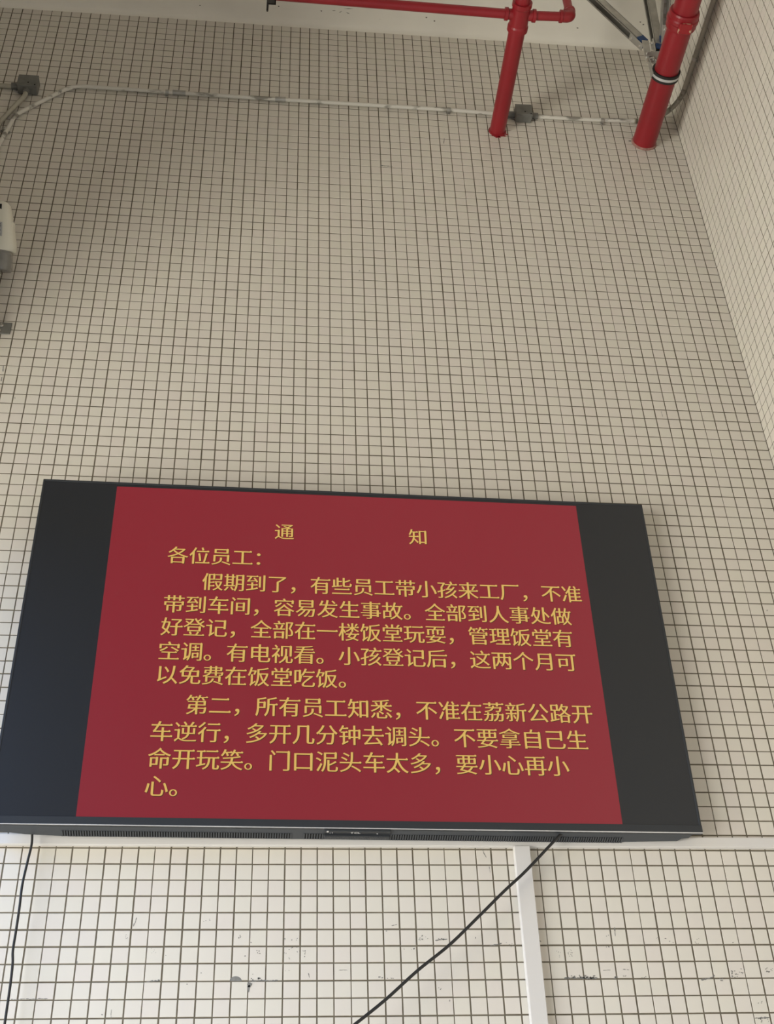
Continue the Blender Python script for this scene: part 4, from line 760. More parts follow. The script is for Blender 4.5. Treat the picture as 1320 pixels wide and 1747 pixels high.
# hand-trowelled plaster cove where the back wall meets the ceiling
b = MB()
n = 90
vs, fs = [], []
for i in range(n + 1):
    x = XL + (RX - XL) * i / n
    w = 0.029 + 0.0025 * math.sin(x * 3.1) + 0.002 * random.random()
    dp = 0.020 + 0.006 * math.sin(x * 5.3 + 1) + 0.003 * random.random()
    vs += [(x, -0.0009, CEIL - w), (x, -0.006, CEIL - w * 0.50), (x, -0.4 * dp - 0.010, CEIL - w * 0.20), (x, -dp - 0.022, CEIL - w * 0.06), (x, -dp - 0.055, CEIL - 0.0002)]
for i in range(n):
    for k in range(4):
        fs.append((i * 5 + k, (i + 1) * 5 + k, (i + 1) * 5 + k + 1, i * 5 + k + 1))
b.add(vs, fs, 0, True)
recalc(struct(b, 'trim_1', M_PLASTER))
b = MB()
b.box((XL - 0.15, YF - 0.15, -0.15), (RX + 0.15, 0.15, 0))
struct(b, 'floor', M_FLOOR)
# unseen left wall; its opening is added and sized to shape the incoming light
b = MB()
b.box((XL - 0.15, -0.30, 0), (XL, 0.15, LIGHT_GAP))
b.box((XL - 0.15, YF, LIGHT_GAP), (XL, 0.15, CEIL))
b.box((XL - 0.15, YF, 0), (XL, -6.6, LIGHT_GAP))
struct(b, 'wall_left', M_PAINT)
b = MB()
b.box((XL, YF - 0.15, 6.4), (RX, YF, CEIL))
struct(b, 'wall_front', M_PAINT)

# ------------------------------------------------------------------ television
TVS = 0.9922                 # hangs this much nearer than the first estimate
TVM = Matrix(((0.999866, -0.016284, 0.001558), (0.016312, 0.999663, -0.020194), (-0.001229, 0.020216, 0.999795)))
W, H = 2.18629 * TVS, 1.27253 * TVS
tvc = CAM + (Vector((-1.68829, -0.07259, 3.67173)) - CAM) * TVS
axz = Vector((TVM[0][2], TVM[1][2], TVM[2][2]))
base = tvc - axz * (H / 2)
tv = empty('television', TVM.to_4x4())
m4 = TVM.to_4x4()
m4.translation = base
tv.matrix_world = m4
tag(tv, 'large black flat television with a red screen of gold writing on the tiled wall', 'television')

# local frame: x to the right, y into the wall, z up, origin at the middle of the lower front edge
b = MB()                                   # slim front frame around the panel
t = 0.0075
b.box((-W / 2, 0.0, 0.026), (-W / 2 + t, 0.014, H), bev=0.001)
b.box((W / 2 - t, 0.0, 0.026), (W / 2, 0.014, H), bev=0.001)
b.box((-W / 2, 0.0, H - t), (W / 2, 0.014, H), bev=0.001)
b.box((-W / 2, -0.0015, 0.0006), (W / 2, 0.014, 0.026), bev=0.0006)
b.box((-W / 2 + 0.001, 0.011, 0.004), (W / 2 - 0.001, 0.0145, H - 0.001))
b.build('frame', M_TVBLACK, tv)
b = MB()
b.box((-W / 2, -0.0024, 0.0), (W / 2, 0.0006, 0.0028), bev=0.0006)
b.build('silver_edge_strip', M_SILVER, tv)
b = MB()                                   # the LCD panel itself
b.box((-W / 2 + t, 0.0016, 0.026), (W / 2 - t, 0.010, H - t))
scr = b.build('screen', M_SCREEN, tv)
# back housing: a deep shell that hangs a little below the frame
def hx(x): return x * W / 2
out = [(-0.985, 0.013), (-0.985, 0.028), (-0.965, 0.040), (-0.90, 0.052), (-0.78, 0.060), (0.66, 0.058), (0.935, 0.046), (0.945, 0.034), (0.965, 0.030), (0.972, 0.013)]
zz = [(0.0, 1.0), (0.55, 1.0), (0.95, 0.75)]
b = MB()
vs, fs = [], []
n = len(out)
for kz, (fz, kd) in enumerate(zz):
    for (x, y) in out:
        z = fz * H
        if kz == 0:
            z = 0.0005 - 0.0125 * max(0.0, (y - 0.013) / 0.047)
        vs.append((hx(x) * (1 if kz < 2 else 0.97), 0.013 + (y - 0.013) * kd, z))
for k in range(len(zz) - 1):
    for i in range(n):
        j = (i + 1) % n
        fs.append((k * n + i, k * n + j, (k + 1) * n + j, (k + 1) * n + i))
fs.append(tuple(range(n))[::-1])
fs.append(tuple(range((len(zz) - 1) * n, len(zz) * n)))
b.add(vs, fs)
hous = recalc(b.build('back_housing', M_TVBACK, tv))
def zb(y):                                  # underside height of the housing
    return 0.0005 - 0.0125 * max(0.0, (y - 0.013) / 0.047)
# vent slots along the underside: fine ribs over a dark recess
def vent(x0, x1, y0=0.031, y1=0.056, pitch=0.0076):
    b = MB()
    b.add([(x0, y0, zb(y0) - 0.0006), (x1, y0, zb(y0) - 0.0006), (x1, y1, zb(y1) - 0.0006), (x0, y1, zb(y1) - 0.0006)], [(0, 1, 2, 3)], 1)
    k = int((x1 - x0) / pitch)
    for i in range(k + 1):
        x = x0 + (x1 - x0) * i / k
        w = pitch * 0.27
        vs = [(x - w, y0, zb(y0)), (x + w, y0, zb(y0)), (x + w, y1, zb(y1)), (x - w, y1, zb(y1)),
              (x - w, y0, zb(y0) - 0.0022), (x + w, y0, zb(y0) - 0.0022), (x + w, y1, zb(y1) - 0.0022), (x - w, y1, zb(y1) - 0.0022)]
        b.add(vs, [(4, 7, 6, 5), (0, 4, 5, 1), (1, 5, 6, 2), (2, 6, 7, 3), (3, 7, 4, 0)], 0)
    return b.build('vent_grille', [M_TVBACK, M_HOLE], tv)
vent(-0.868, -0.192)
vent(-0.152, -0.096)
vent(0.112, 0.835)
# infrared and key module in the middle of the lower edge, carrying the maker's letters
b = MB()
b.box((-0.092, 0.004, -0.0062), (0.108, 0.030, 0.001), bev=0.0015)
b.box((-0.092, 0.030, -0.0120), (0.108, 0.056, -0.004), bev=0.0015)
mod = recalc(b.build('sensor_module', M_TVBLACK, tv))
b = MB()
for i in range(26):
    x = -0.088 + i * 0.0076
    b.box((x, 0.036, -0.0132), (x + 0.0034, 0.052, -0.0119))
b.build('vent_grille', M_TVBACK, tv)
for lo, hi in (((-0.086, 0.0035, -0.0078), (-0.080, 0.012, -0.006)), ((-0.070, 0.016, -0.0075), (-0.066, 0.020, -0.006)),
               ((-0.076, 0.018, -0.0075), (-0.073, 0.021, -0.006)), ((0.066, 0.020, -0.0075), (0.071, 0.0225, -0.006))):
    b = MB()
    b.box(lo, hi)
    b.build('indicator', M_SILVER, mod)

# ---- lettering helpers: glyph outlines of Blender's own font, redrawn with thick stems, thin bars and wedge ends
def glyph(ch):
    cu = bpy.data.curves.new('g', 'FONT')
    cu.body = ch
    o = bpy.data.objects.new('g', cu)
    COL.objects.link(o)
    dg = bpy.context.evaluated_depsgraph_get()
    c = o.evaluated_get(dg).to_curve(dg)
    res = []
    for s in c.splines:
        bp = s.bezier_points
        pts = []
        for i in range(len(bp)):
            p, q = bp[i], bp[(i + 1) % len(bp)]
            a, h1, h2, e = [Vector((v.x, v.y)) for v in (p.co, p.handle_right, q.handle_left, q.co)]
            ch_ = e - a
            if ch_.length < 1e-6:
                continue
            dv = max(abs((h1 - a).cross(ch_)), abs((h2 - a).cross(ch_))) / ch_.length
            k = 1 if dv < 0.002 else 5
            for j in range(k):
                t_ = j / k
                pts.append(a * (1 - t_) ** 3 + h1 * (3 * t_ * (1 - t_) ** 2) + h2 * (3 * t_ * t_ * (1 - t_)) + e * t_ ** 3)
        if len(pts) > 2:
            res.append(pts)
    o.evaluated_get(dg).to_curve_clear()
    bpy.data.objects.remove(o, do_unlink=True)
    bpy.data.curves.remove(cu)
    return res

def sarea(p):
    return 0.5 * sum(p[i].cross(p[(i + 1) % len(p)]) for i in range(len(p)))

def song(polys, wx, wy, serif=True):
    if not polys:
        return polys
    big = max(polys, key=lambda q: abs(sarea(q)))
    sg = 1 if sarea(big) > 0 else -1          # ink lies left of the path when sg > 0
    res = []
    for P in polys:
        n = len(P)
        E = [(P[(i + 1) % n] - P[i]) for i in range(n)]
        N = [Vector((e.y, -e.x)).normalized() * sg for e in E]
        Q = []
        for i in range(n):
            n1, n2 = N[i - 1], N[i]
            h1 = wx * abs(n1.x) + wy * abs(n1.y)
            h2 = wx * abs(n2.x) + wy * abs(n2.y)
            det = n1.x * n2.y - n1.y * n2.x
            if abs(det) > 0.25:
                dvec = Vector(((h1 * n2.y - h2 * n1.y) / det, (n1.x * h2 - n2.x * h1) / det))
            else:
                m = (n1 + n2).normalized()
                dvec = m * ((h1 + h2) / 2)
            if dvec.length > 0.04:
                dvec *= 0.04 / dvec.length
            v = P[i] + dvec
            convex = (E[i - 1].cross(E[i]) * sg) > 0
            top, side = None, None
            if n1.y > 0.96 and n2.x > 0.86:
                top, order = E[i - 1].length, 1
                side = E[i].length
            elif n2.y > 0.96 and n1.x > 0.86:
                top, order = E[i].length, -1
                side = E[i - 1].length
            if serif and convex and top and top > 0.17:
                tri = [v + Vector((-0.095, 0)), v + Vector((-0.045, 0.036)), v + Vector((0.010, -0.006))]
                Q += tri if order == 1 else tri[::-1]
            else:
                Q.append(v)
        res.append(Q)
    return res

GC = {}
def text_faces(mb, chars, mi, fn, wx=0.010, wy=-0.006, serif=True):
    """chars: (character, x, z, size) with (x, z) the middle of its square"""
    cu = bpy.data.curves.new('g', 'CURVE')
    cu.dimensions = '2D'
    cu.fill_mode = 'BOTH'
    for ch, x, z, s in chars:
        if (ch, serif) not in GC:
            GC[(ch, serif)] = song(glyph(ch), wx, wy, serif and ch not in '，。：')
        for P in GC[(ch, serif)]:
            sp = cu.splines.new('POLY')
            sp.points.add(len(P) - 1)
            for i, p in enumerate(P):
                sp.points[i].co = (x + (p.x - 0.5) * s, z + (p.y - 0.38) * s, 0, 1)
            sp.use_cyclic_u = True
    o = bpy.data.objects.new('g', cu)
    COL.objects.link(o)
    dg = bpy.context.evaluated_depsgraph_get()
    me = bpy.data.meshes.new_from_object(o.evaluated_get(dg))
    bpy.data.objects.remove(o, do_unlink=True)
    mb.add([fn(v.co.x, v.co.y) for v in me.vertices], [tuple(p.vertices) for p in me.polygons], mi)
    bpy.data.meshes.remove(me)

# ---- the picture on the screen
K = TVS
zc = H / 2
b = MB()
q = [(-0.8365 * K, zc - 0.611 * K), (0.8325 * K, zc - 0.611 * K), (0.8442 * K - 0.006, zc + 0.6180 * K), (-0.8345 * K, zc + 0.6180 * K)]
x0, x1 = -0.8345 * K, 0.838 * K
b.box((x0, 0.0010, zc - 0.6112 * K), (x1, 0.0018, zc + 0.6170 * K))
pic = b
LINES = [
    ('各位员工：', -0.6002, 0.3343, 0.07380),
    ('假期到了，有些员工带小孩来工厂，不准', -0.4763, 0.2306, 0.07358),
    ('带到车间，容易发生事故。全部到人事处做', -0.5999, 0.1380, 0.07372),
    ('好登记，全部在一楼饭堂玩耍，管理饭堂有', -0.6006, 0.0503, 0.07356),
    ('空调。有电视看。小孩登记后，这两个月可', -0.6025, -0.0413, 0.07369),
    ('以免费在饭堂吃饭。', -0.6035, -0.1270, 0.07380),
    ('第二，所有员工知悉，不准在荔新公路开', -0.5015, -0.2330, 0.07393),
    ('车逆行，多开几分钟去调头。不要拿自己生', -0.6047, -0.3273, 0.07396),
    ('命开玩笑。门口泥头车太多，要小心再小', -0.6042, -0.4187, 0.07397),
    ('心。', -0.6057, -0.5085, 0.07390),
]
rows = [[('通', -0.2369, 0.4492, 0.0715), ('知', 0.2399, 0.4491, 0.0715)]]
for s, xs, zs, pt in LINES:
    rows.append([(c, xs + i * pt, zs, 0.0745) for i, c in enumerate(s)])
for rw in rows:
    ch = [(c, x * K, zc + z * K, s * K) for c, x, z, s in rw]
    text_faces(pic, [(c, x + 0.0022, z - 0.0020, s) for c, x, z, s in ch], 1, lambda x, z: (x, 0.0007, z))
    text_faces(pic, ch, 2, lambda x, z: (x, 0.0003, z))
pic.build('screen_picture', [M_SLIDE, M_SHADE, M_GOLD], scr)['label'] = 'red notice picture with gold Chinese writing'
# maker's letters under the lower edge
lw = [('T', -0.0055, 0, 0.0165), ('C', 0.0060, 0, 0.0165), ('L', 0.0172, 0, 0.0165)]
b = MB()
text_faces(b, lw, 0, lambda x, z: (x, 0.0160 - z * 0.9, -0.0066), wx=0.018, wy=0.018, serif=False)
b.build('brand_lettering', M_WHITEINK, mod)

# ------------------------------------------------------------------ power leads
def cable(pts, rad, label, group):
    b = MB()
    P = [Vector(p) for p in pts]
    S = []
    for i in range(len(P) - 1):               # Catmull-Rom smoothing
        p0, p1, p2, p3 = P[max(i - 1, 0)], P[i], P[i + 1], P[min(i + 2, len(P) - 1)]
        for j in range(10):
            u = j / 10
            S.append(0.5 * ((2 * p1) + (p2 - p0) * u + (2 * p0 - 5 * p1 + 4 * p2 - p3) * u * u + (3 * p1 - p0 - 3 * p2 + p3) * u ** 3))
    S.append(P[-1])
    b.tube(S, rad, 12)
    o = b.build('power_cable', M_CABLE)
    tag(o, label, 'cable', group)
    return o
cable([(-2.6571, -0.0550, 3.0572), (-2.6498, -0.0500, 3.0302), (-2.6456, -0.0450, 2.9889), (-2.6499, -0.0450, 2.9356), (-2.6540, -0.0500, 2.8642), (-2.6515, -0.0550, 2.7947), (-2.6525, -0.0500, 2.7300), (-2.6529, -0.0500, 2.6781), (-2.6482, -0.0500, 2.6413), (-2.6460, -0.0500, 2.5784), (-2.6457, -0.0500, 2.4837), (-2.6429, -0.0500, 2.4052)], 0.0037, 'black cable hanging straight down from the left end of the television', 'leads below the television')
cable([(-1.0345, -0.0550, 3.0415), (-1.0804, -0.0570, 2.9991), (-1.1784, -0.0660, 2.9036), (-1.2499, -0.0750, 2.8406), (-1.3304, -0.0830, 2.7658), (-1.4272, -0.0930, 2.6777), (-1.5245, -0.1010, 2.6034), (-1.6171, -0.1090, 2.5244), (-1.7029, -0.1150, 2.4592), (-1.7766, -0.1200, 2.4049)], 0.0045, 'black cable slanting down to the left across the white trunking', 'leads below the television')

# ------------------------------------------------------------------ cable trunking
def profile_trunk(p0, p1, w, dep, name):
    """U-shaped base against the wall and a snap-on lid; runs from p0 to p1 along x or z"""
    root = empty(name, loc=p0)
    L = (Vector(p1) - Vector(p0)).length
    horiz = abs(p1[0] - p0[0]) > abs(p1[2] - p0[2])
    sx = 1 if horiz else 0
    base_, lid = MB(), MB()
    if horiz:
        base_.box((0, -dep + 0.003, -w / 2 + 0.001), (L, 0, w / 2 - 0.001))
        lid.box((0, -dep, -w / 2 + 0.0025), (L, -dep + 0.004, w / 2), bev=0.0012)
        base_.box((0, -dep + 0.006, -w / 2), (L, -dep + 0.010, -w / 2 + 0.002))
    else:
        base_.box((-w / 2 + 0.001, -dep + 0.003, -L), (w / 2 - 0.001, 0, 0))
        lid.box((-w / 2 + 0.0015, -dep, -L), (w / 2, -dep + 0.004, 0), bev=0.0012)
    base_.build('base_channel', M_TRUNK, root)
    lid.build('lid', M_TRUNK, root)
    return root
o = profile_trunk((-3.70, -0.0024, 3.0155), (-0.002, -0.0024, 3.0155), 0.0346, 0.0130, 'cable_trunking')
tag(o, 'white horizontal cable trunking on the tiles just below the television', 'trunking', 'white cable trunking')
o = profile_trunk((-1.174, -0.0024, 2.9980), (-1.174, -0.0024, 0.3), 0.0500, 0.024, 'cable_trunking')
tag(o, 'white vertical cable trunking running down from the horizontal one', 'trunking', 'white cable trunking')

# ------------------------------------------------------------------ fire pipes
PX, PZ = -0.195, 6.615
big = empty('fire_main_pipe', loc=(PX, 0, PZ))
tag(big, 'thick red fire pipe entering the wall in the right-hand corner', 'pipe', 'red fire pipes')
b = MB()
b.tube([(0, -0.0018, 0), (0, -0.665, 0)], 0.057, 40)
b.tube([(0, -0.672, 0), (0, -5.0, 0)], 0.057, 40)
b.build('pipe', M_RED, big)
b = MB()                                    # grooved coupling: two half shells
b.lathe((0, -0.628, 0), (0, -1, 0), [(0, 0.057), (0, 0.066), (0.008, 0.069), (0.030, 0.069), (0.036, 0.073), (0.050, 0.073), (0.056, 0.069), (0.074, 0.069), (0.082, 0.066), (0.082, 0.057)], 44)
cp = recalc(b.build('coupling', M_RED, big))
for sz in (-1, 1):
    b = MB()
    b.box((-0.030, -0.688, sz * 0.074 - 0.009), (0.030, -0.640, sz * 0.074 + 0.009), bev=0.004)
    pad = recalc(b.build('bolt_pad', M_REDCHIP, cp))
b = MB()
b.lathe((0, -0.0018, 0), (0, -1, 0), [(0, 0.063), (0.006, 0.062), (0.010, 0.0575)], 36)
recalc(b.build('wall_mortar', mat('pinkish_mortar', (0.36, 0.20, 0.17), 0.9, 0, 0.2, 0.3, 60), big))

SX, SZ, SY = -0.928, 6.636, -0.62
sp = empty('sprinkler_pipe', loc=(SX, 0, SZ))
tag(sp, 'thinner red pipe entering the wall with a branch crossing under the ceiling', 'pipe', 'red fire pipes')
b = MB()
b.tube([(0, -0.0018, 0), (0, SY + 0.04, 0)], 0.038, 36)
b.tube([(0, SY - 0.04, 0), (0, -5.0, 0)], 0.034, 36)
b.build('pipe', M_RED, sp)
b = MB()
b.lathe((0, SY + 0.075, 0), (0, -1, 0), [(0, 0.038), (0, 0.047), (0.022, 0.047), (0.030, 0.043), (0.110, 0.041), (0.118, 0.045), (0.138, 0.045), (0.138, 0.034)], 36)
for sx in (-1, 1):
    b.lathe((sx * 0.02, SY, 0), (sx, 0, 0), [(0, 0.024), (0.034, 0.024), (0.036, 0.029), (0.050, 0.029), (0.052, 0.021)], 28)
recalc(b.build('cross_fitting', M_RED, sp))
BZ1, BZ2 = 0.019, 0.011
b = MB()
b.tube([(-0.055, SY, 0), (-1.09, SY, BZ1), (-2.70, SY, 0.03)], 0.0215, 24)
b.build('branch_pipe', M_RED, sp)
b = MB()
b.tube([(0.055, SY, 0), (0.207, SY, BZ2)], 0.0205, 24)
b.build('branch_pipe', M_RED, sp)
EX = 0.232
b = MB()
b.tube(fillet([(EX - 0.045, SY, BZ2), (EX, SY, BZ2), (EX, SY, BZ2 + 0.05)], 0.028, 8), 0.0255, 24)
b.lathe((EX - 0.050, SY, BZ2), (1, 0, 0), [(0, 0.0205), (0, 0.0285), (0.012, 0.0285), (0.014, 0.025)], 24)
b.lathe((EX, SY, BZ2 + 0.052), (0, 0, -1), [(0, 0.0195), (0, 0.0275), (0.012, 0.0275), (0.014, 0.025)], 24)
recalc(b.build('elbow', M_RED, sp))
b = MB()
b.tube([(EX, SY, BZ2 + 0.04), (EX, SY, CEIL - SZ - 0.002)], 0.0195, 24)
b.build('riser_pipe', M_RED, sp)
b = MB()
b.lathe((0, -0.0018, 0), (0, -1, 0), [(0, 0.044), (0.004, 0.043), (0.006, 0.0385)], 30)
for k in range(9):
    a = random.uniform(-2.6, -0.4)
    q = 0.044 + random.uniform(0, 0.006)
    b.box((q * math.cos(a) - 0.005, -0.005, q * math.sin(a) - 0.003), (q * math.cos(a) + 0.006, -0.0018, q * math.sin(a) + 0.003))
recalc(b.build('paint_collar', M_RED, sp))

# ------------------------------------------------------------------ braced pipe clamp in the corner
CY = -0.39
br = empty('pipe_brace', loc=(PX, CY, PZ))
tag(br, 'galvanised strut brace with a rubber-lined clamp holding the thick red pipe', 'bracket')
def ring(name, r0, r1, hw, m, yo=0.0):
    b = MB()
    n = 56
    a0, a1 = math.radians(132), math.radians(132 + 345)
    vs, fs = [], []
    for i in range(n + 1):
        a = a0 + (a1 - a0) * i / n
        c, s = math.cos(a), math.sin(a)
        vs += [(r0 * c, yo - hw, r0 * s), (r1 * c, yo - hw, r1 * s), (r1 * c, yo + hw, r1 * s), (r0 * c, yo + hw, r0 * s)]
    for i in range(n):
        for k in range(4):
            fs.append((i * 4 + k, i * 4 + (k + 1) % 4, (i + 1) * 4 + (k + 1) % 4, (i + 1) * 4 + k))
    fs += [(0, 1, 2, 3), (n * 4 + 3, n * 4 + 2, n * 4 + 1, n * 4)]
    b.add(vs, fs, 0)
    return recalc(b.build(name, m, br))
rg = ring('clamp_ring', 0.0600, 0.0655, 0.0085, M_BAND)
ring('rubber_lining', 0.0572, 0.0660, 0.0060, M_RUBBER, -0.0125)
ring('rubber_lining', 0.0572, 0.0660, 0.0060, M_RUBBER, 0.0125)
# ears of the clamp reach up and to the left
def plate(name, a, bb, w, th, m, parent, nrm=(0, 1, 0)):
    """flat bar from a to bb, width w across, thickness th along nrm"""
    A, B_ = Vector(a), Vector(bb)
    x = (B_ - A).normalized()
    nn = Vector(nrm).normalized()
    nn = (nn - x * nn.dot(x)).normalized()
    y = nn.cross(x)
    M = Matrix((( x.x, y.x, nn.x, A.x), (x.y, y.y, nn.y, A.y), (x.z, y.z, nn.z, A.z), (0, 0, 0, 1)))
    b = MB()
    b.box((-0.006, -w / 2, -th / 2), ((B_ - A).length + 0.006, w / 2, th / 2), bev=min(0.002, th * 0.3), M=M)
    return recalc(b.build(name, m, parent))
EAR = Vector((-0.058, 0, 0.113))
plate('clamp_ear', (-0.066, 0.0, -0.012), EAR + Vector((-0.006, 0, 0)), 0.026, 0.005, M_ZINC, br, (1, 0, 0))
plate('clamp_ear', (-0.012, 0.0, 0.064), EAR + Vector((0.004, 0, -0.010)), 0.026, 0.005, M_ZINC, br, (0.6, 0, 1))
for k in (0, 1):
    b = MB()
    c = EAR + Vector((0.000, -0.008, -0.012 - 0.020 * k))
    b.lathe(c + Vector((-0.020, 0, -0.012)), (1, 0, 0.6), [(0, 0.0075), (0.006, 0.0075), (0.006, 0.004), (0.034, 0.004), (0.034, 0.0075), (0.040, 0.0075)], 8)
    recalc(b.build('bolt', M_BRIGHT, br))
plate('cross_plate', EAR + Vector((-0.012, -0.006, 0.008)), (0.050, -0.006, 0.150), 0.040, 0.006, M_ZINC, br, (0, 0.3, 1))

def strut(a, bb, openv, w=0.041, dpt=0.041, th=0.0025, slots=False):
    """C-channel from a to bb, its open side facing openv"""
    A, B_ = Vector(a), Vector(bb)
    x = (B_ - A).normalized()
    n_ = Vector(openv).normalized()
    n_ = (n_ - x * n_.dot(x)).normalized()
    y = n_.cross(x)
    M = Matrix(((x.x, y.x, n_.x, A.x), (x.y, y.y, n_.y, A.y), (x.z, y.z, n_.z, A.z), (0, 0, 0, 1)))
    L = (B_ - A).length
    b = MB()
    b.box((0, -w / 2, -dpt / 2), (L, w / 2, -dpt / 2 + th), M=M)
    for s in (-1, 1):
        lo, hi = sorted((s * w / 2, s * (w / 2 - th)))
        b.box((0, lo, -dpt / 2), (L, hi, dpt / 2), M=M)
        lo, hi = sorted((s * w / 2, s * (w / 2 - 0.009)))
        b.box((0, lo, dpt / 2 - th), (L, hi, dpt / 2), M=M)
        lo, hi = sorted((s * (w / 2 - 0.009), s * (w / 2 - 0.009 + th)))
        b.box((0, lo, dpt / 2 - 0.008), (L, hi, dpt / 2), M=M)
    if slots:  # pale pads painted as the bright ceiling seen through slots
        k = int(L / 0.05)
        for i in range(k):
            b.box((i * 0.05 + 0.012, -0.007, -dpt / 2 + th), (i * 0.05 + 0.040, 0.007, -dpt / 2 + th + 0.001), 1, M=M)
    return recalc(b.build('strut_channel', [M_ZINC, M_BAND], br)), M, L
def rel(p): return Vector(p) - Vector((PX, CY, PZ))
CH = CEIL - PZ
def to_ceiling(a, bb):
    a, bb = Vector(a), Vector(bb)
    k = (CH - a.z) / (bb.z - a.z)
    return a + (bb - a) * k
A0, A1 = rel((-0.279, CY, 6.874)), rel((-0.4478, CY, 7.2086))
sA, MA, LA = strut(A0, to_ceiling(A0, A1), (-0.89, 0.0, -0.45))
B0, B1 = rel((-0.197, CY, 6.822)), rel((-0.1703, CY, 7.2439))
sB, MBm, LB = strut(B0, to_ceiling(B0, B1), (-1, -0.12, 0))
C0 = rel((-0.166, CY - 0.03, 6.872))
C1 = rel((-0.170, CY - 0.19, 7.04)) + Vector((0.0, 0.0, 0.0))
sC, MC, LC = strut(C0, to_ceiling(C0, C1), (-0.15, -0.8, -0.75), slots=True)
def hinge(M, name='hinge_bracket'):
    """pressed blue hinge at a strut's foot with a zinc strap and two bolts"""
    b = MB()
    b.box((-0.034, -0.021, -0.016), (0.006, -0.016, 0.018), M=M)
    b.box((-0.034, 0.016, -0.016), (0.006, 0.021, 0.018), M=M)
    b.box((-0.034, -0.021, -0.021), (0.010, 0.021, -0.016), M=M)
    hb = recalc(b.build(name, M_BLUE, br))
    b = MB()
    b.box((-0.055, -0.017, 0.0205), (0.050, 0.017, 0.0255), bev=0.0015, M=M)
    recalc(b.build('hinge_strap', M_BRIGHT if False else M_ZINC, br))
    for u in (-0.040, 0.030):
        b = MB()
        p0 = M @ Vector((u, 0, 0.024))
        ax = (M @ Vector((u, 0, 1.0))) - p0
        b.lathe(p0, ax, [(0, 0.0085), (0.007, 0.0085), (0.007, 0.0045), (0.014, 0.0045)], 8)
        recalc(b.build('bolt', M_BRIGHT, hb))
hinge(MA)
hinge(MBm)
hinge(MC)
plate('link_plate', A0 + Vector((0.018, -0.02, -0.035)), EAR + Vector((-0.012, -0.012, 0.006)), 0.034, 0.005, M_ZINC, br, (0, -1, -0.3))
b = MB()
p0 = MBm @ Vector((0.085, 0.021, 0))
b.lathe(p0, (-0.5, -0.8, 0), [(0, 0.004), (0.012, 0.004), (0.012, 0.008), (0.018, 0.008)], 8)
recalc(b.build('bolt', M_ZINC, br))

# ------------------------------------------------------------------ hanger of the branch pipe
hg = empty('pipe_hanger', loc=(-2.0565, SY, CEIL))
tag(hg, 'small dark steel hanger on the red branch pipe at the top edge', 'bracket')
b = MB()
b.tube([(0, 0, 0), (0, 0, 6.528 - CEIL)], 0.0045, 10)
b.build('threaded_rod', M_DARKSTEEL, hg)
b = MB()
zt = 6.583 - CEIL
b.box((-0.004, -0.020, zt), (0.036, 0.0, zt + 0.005))
b.box((-0.004, -0.003, zt), (0.036, 0.003, zt + 0.075))
b.box((0.031, -0.020, zt), (0.036, 0.0, zt + 0.075))
b.build('angle_bracket', M_DARKSTEEL, hg)
b = MB()
b.lathe((0.021, -0.003, zt + 0.024), (0, -1, 0), [(0, 0.008), (0.005, 0.008), (0.005, 0.004), (0.008, 0.004)], 8)
recalc(b.build('bolt', M_BRIGHT, hg))

# ------------------------------------------------------------------ conduits and junction boxes
CR = 0.0098
CYW = -0.0152
def conduit(pts, bend, label, m=M_CONDUIT, rad=CR, saddles=(), couplings=()):
    root = empty('electrical_conduit', loc=pts[0])
    o0 = Vector(pts[0])
    tag(root, label, 'conduit', 'conduits on the tiled walls')
    b = MB()
    b.tube([p - o0 for p in fillet(pts, bend, 10)], rad, 18)
    b.build('tube', m, root)
    for (p, ax, wall) in saddles:             # half-round strap with two screw ears
        p, ax, wn = Vector(p) - o0, Vector(ax).normalized(), Vector(wall)
        y = wn.cross(ax)
        M = Matrix(((ax.x, y.x, wn.x, p.x), (ax.y, y.y, wn.y, p.y), (ax.z, y.z, wn.z, p.z), (0, 0, 0, 1)))
        b = MB()
        n = 12
        vs, fs = [], []
        for i in range(n + 1):
            a = PI * i / n
            for q in (rad + 0.0004, rad + 0.0022):
                for u in (-0.008, 0.008):
                    vs.append(M @ Vector((u, q * math.cos(a), q * math.sin(a))))
        for i in range(n):
            k = i * 4
            fs += [(k + 2, k + 3, k + 7, k + 6), (k, k + 4, k + 5, k + 1), (k, k + 2, k + 6, k + 4), (k + 1, k + 5, k + 7, k + 3)]
        b.add(vs, fs)
        for s in (-1, 1):
            lo, hi = sorted((s * rad, s * (rad + 0.014)))
            b.box((-0.008, lo, -0.0105), (0.008, hi, -0.0085), M=M)
            lo, hi = sorted((s * rad, s * (rad + 0.002)))
            b.box((-0.008, lo, -0.0105), (0.008, hi, 0.001), M=M)
        sd = recalc(b.build('saddle_clip', M_ZINC, root))
        for s in (-1, 1):
            b = MB()
            b.lathe(M @ Vector((0, s * (rad + 0.0085), -0.0085)), wn, [(0, 0.0035), (0.003, 0.003)], 8)
            b.build('screw', M_BOX, sd)
    for (p, ax, ln) in couplings:
        p, ax = Vector(p) - o0, Vector(ax).normalized()
        b = MB()
        b.lathe(p - ax * ln / 2, ax, [(0, rad), (0, rad + 0.003), (ln, rad + 0.003), (ln, rad)], 18)
        recalc(b.build('coupling', M_ZINC, root))
    return root
back = (0, -1, 0)
JZ = 6.757
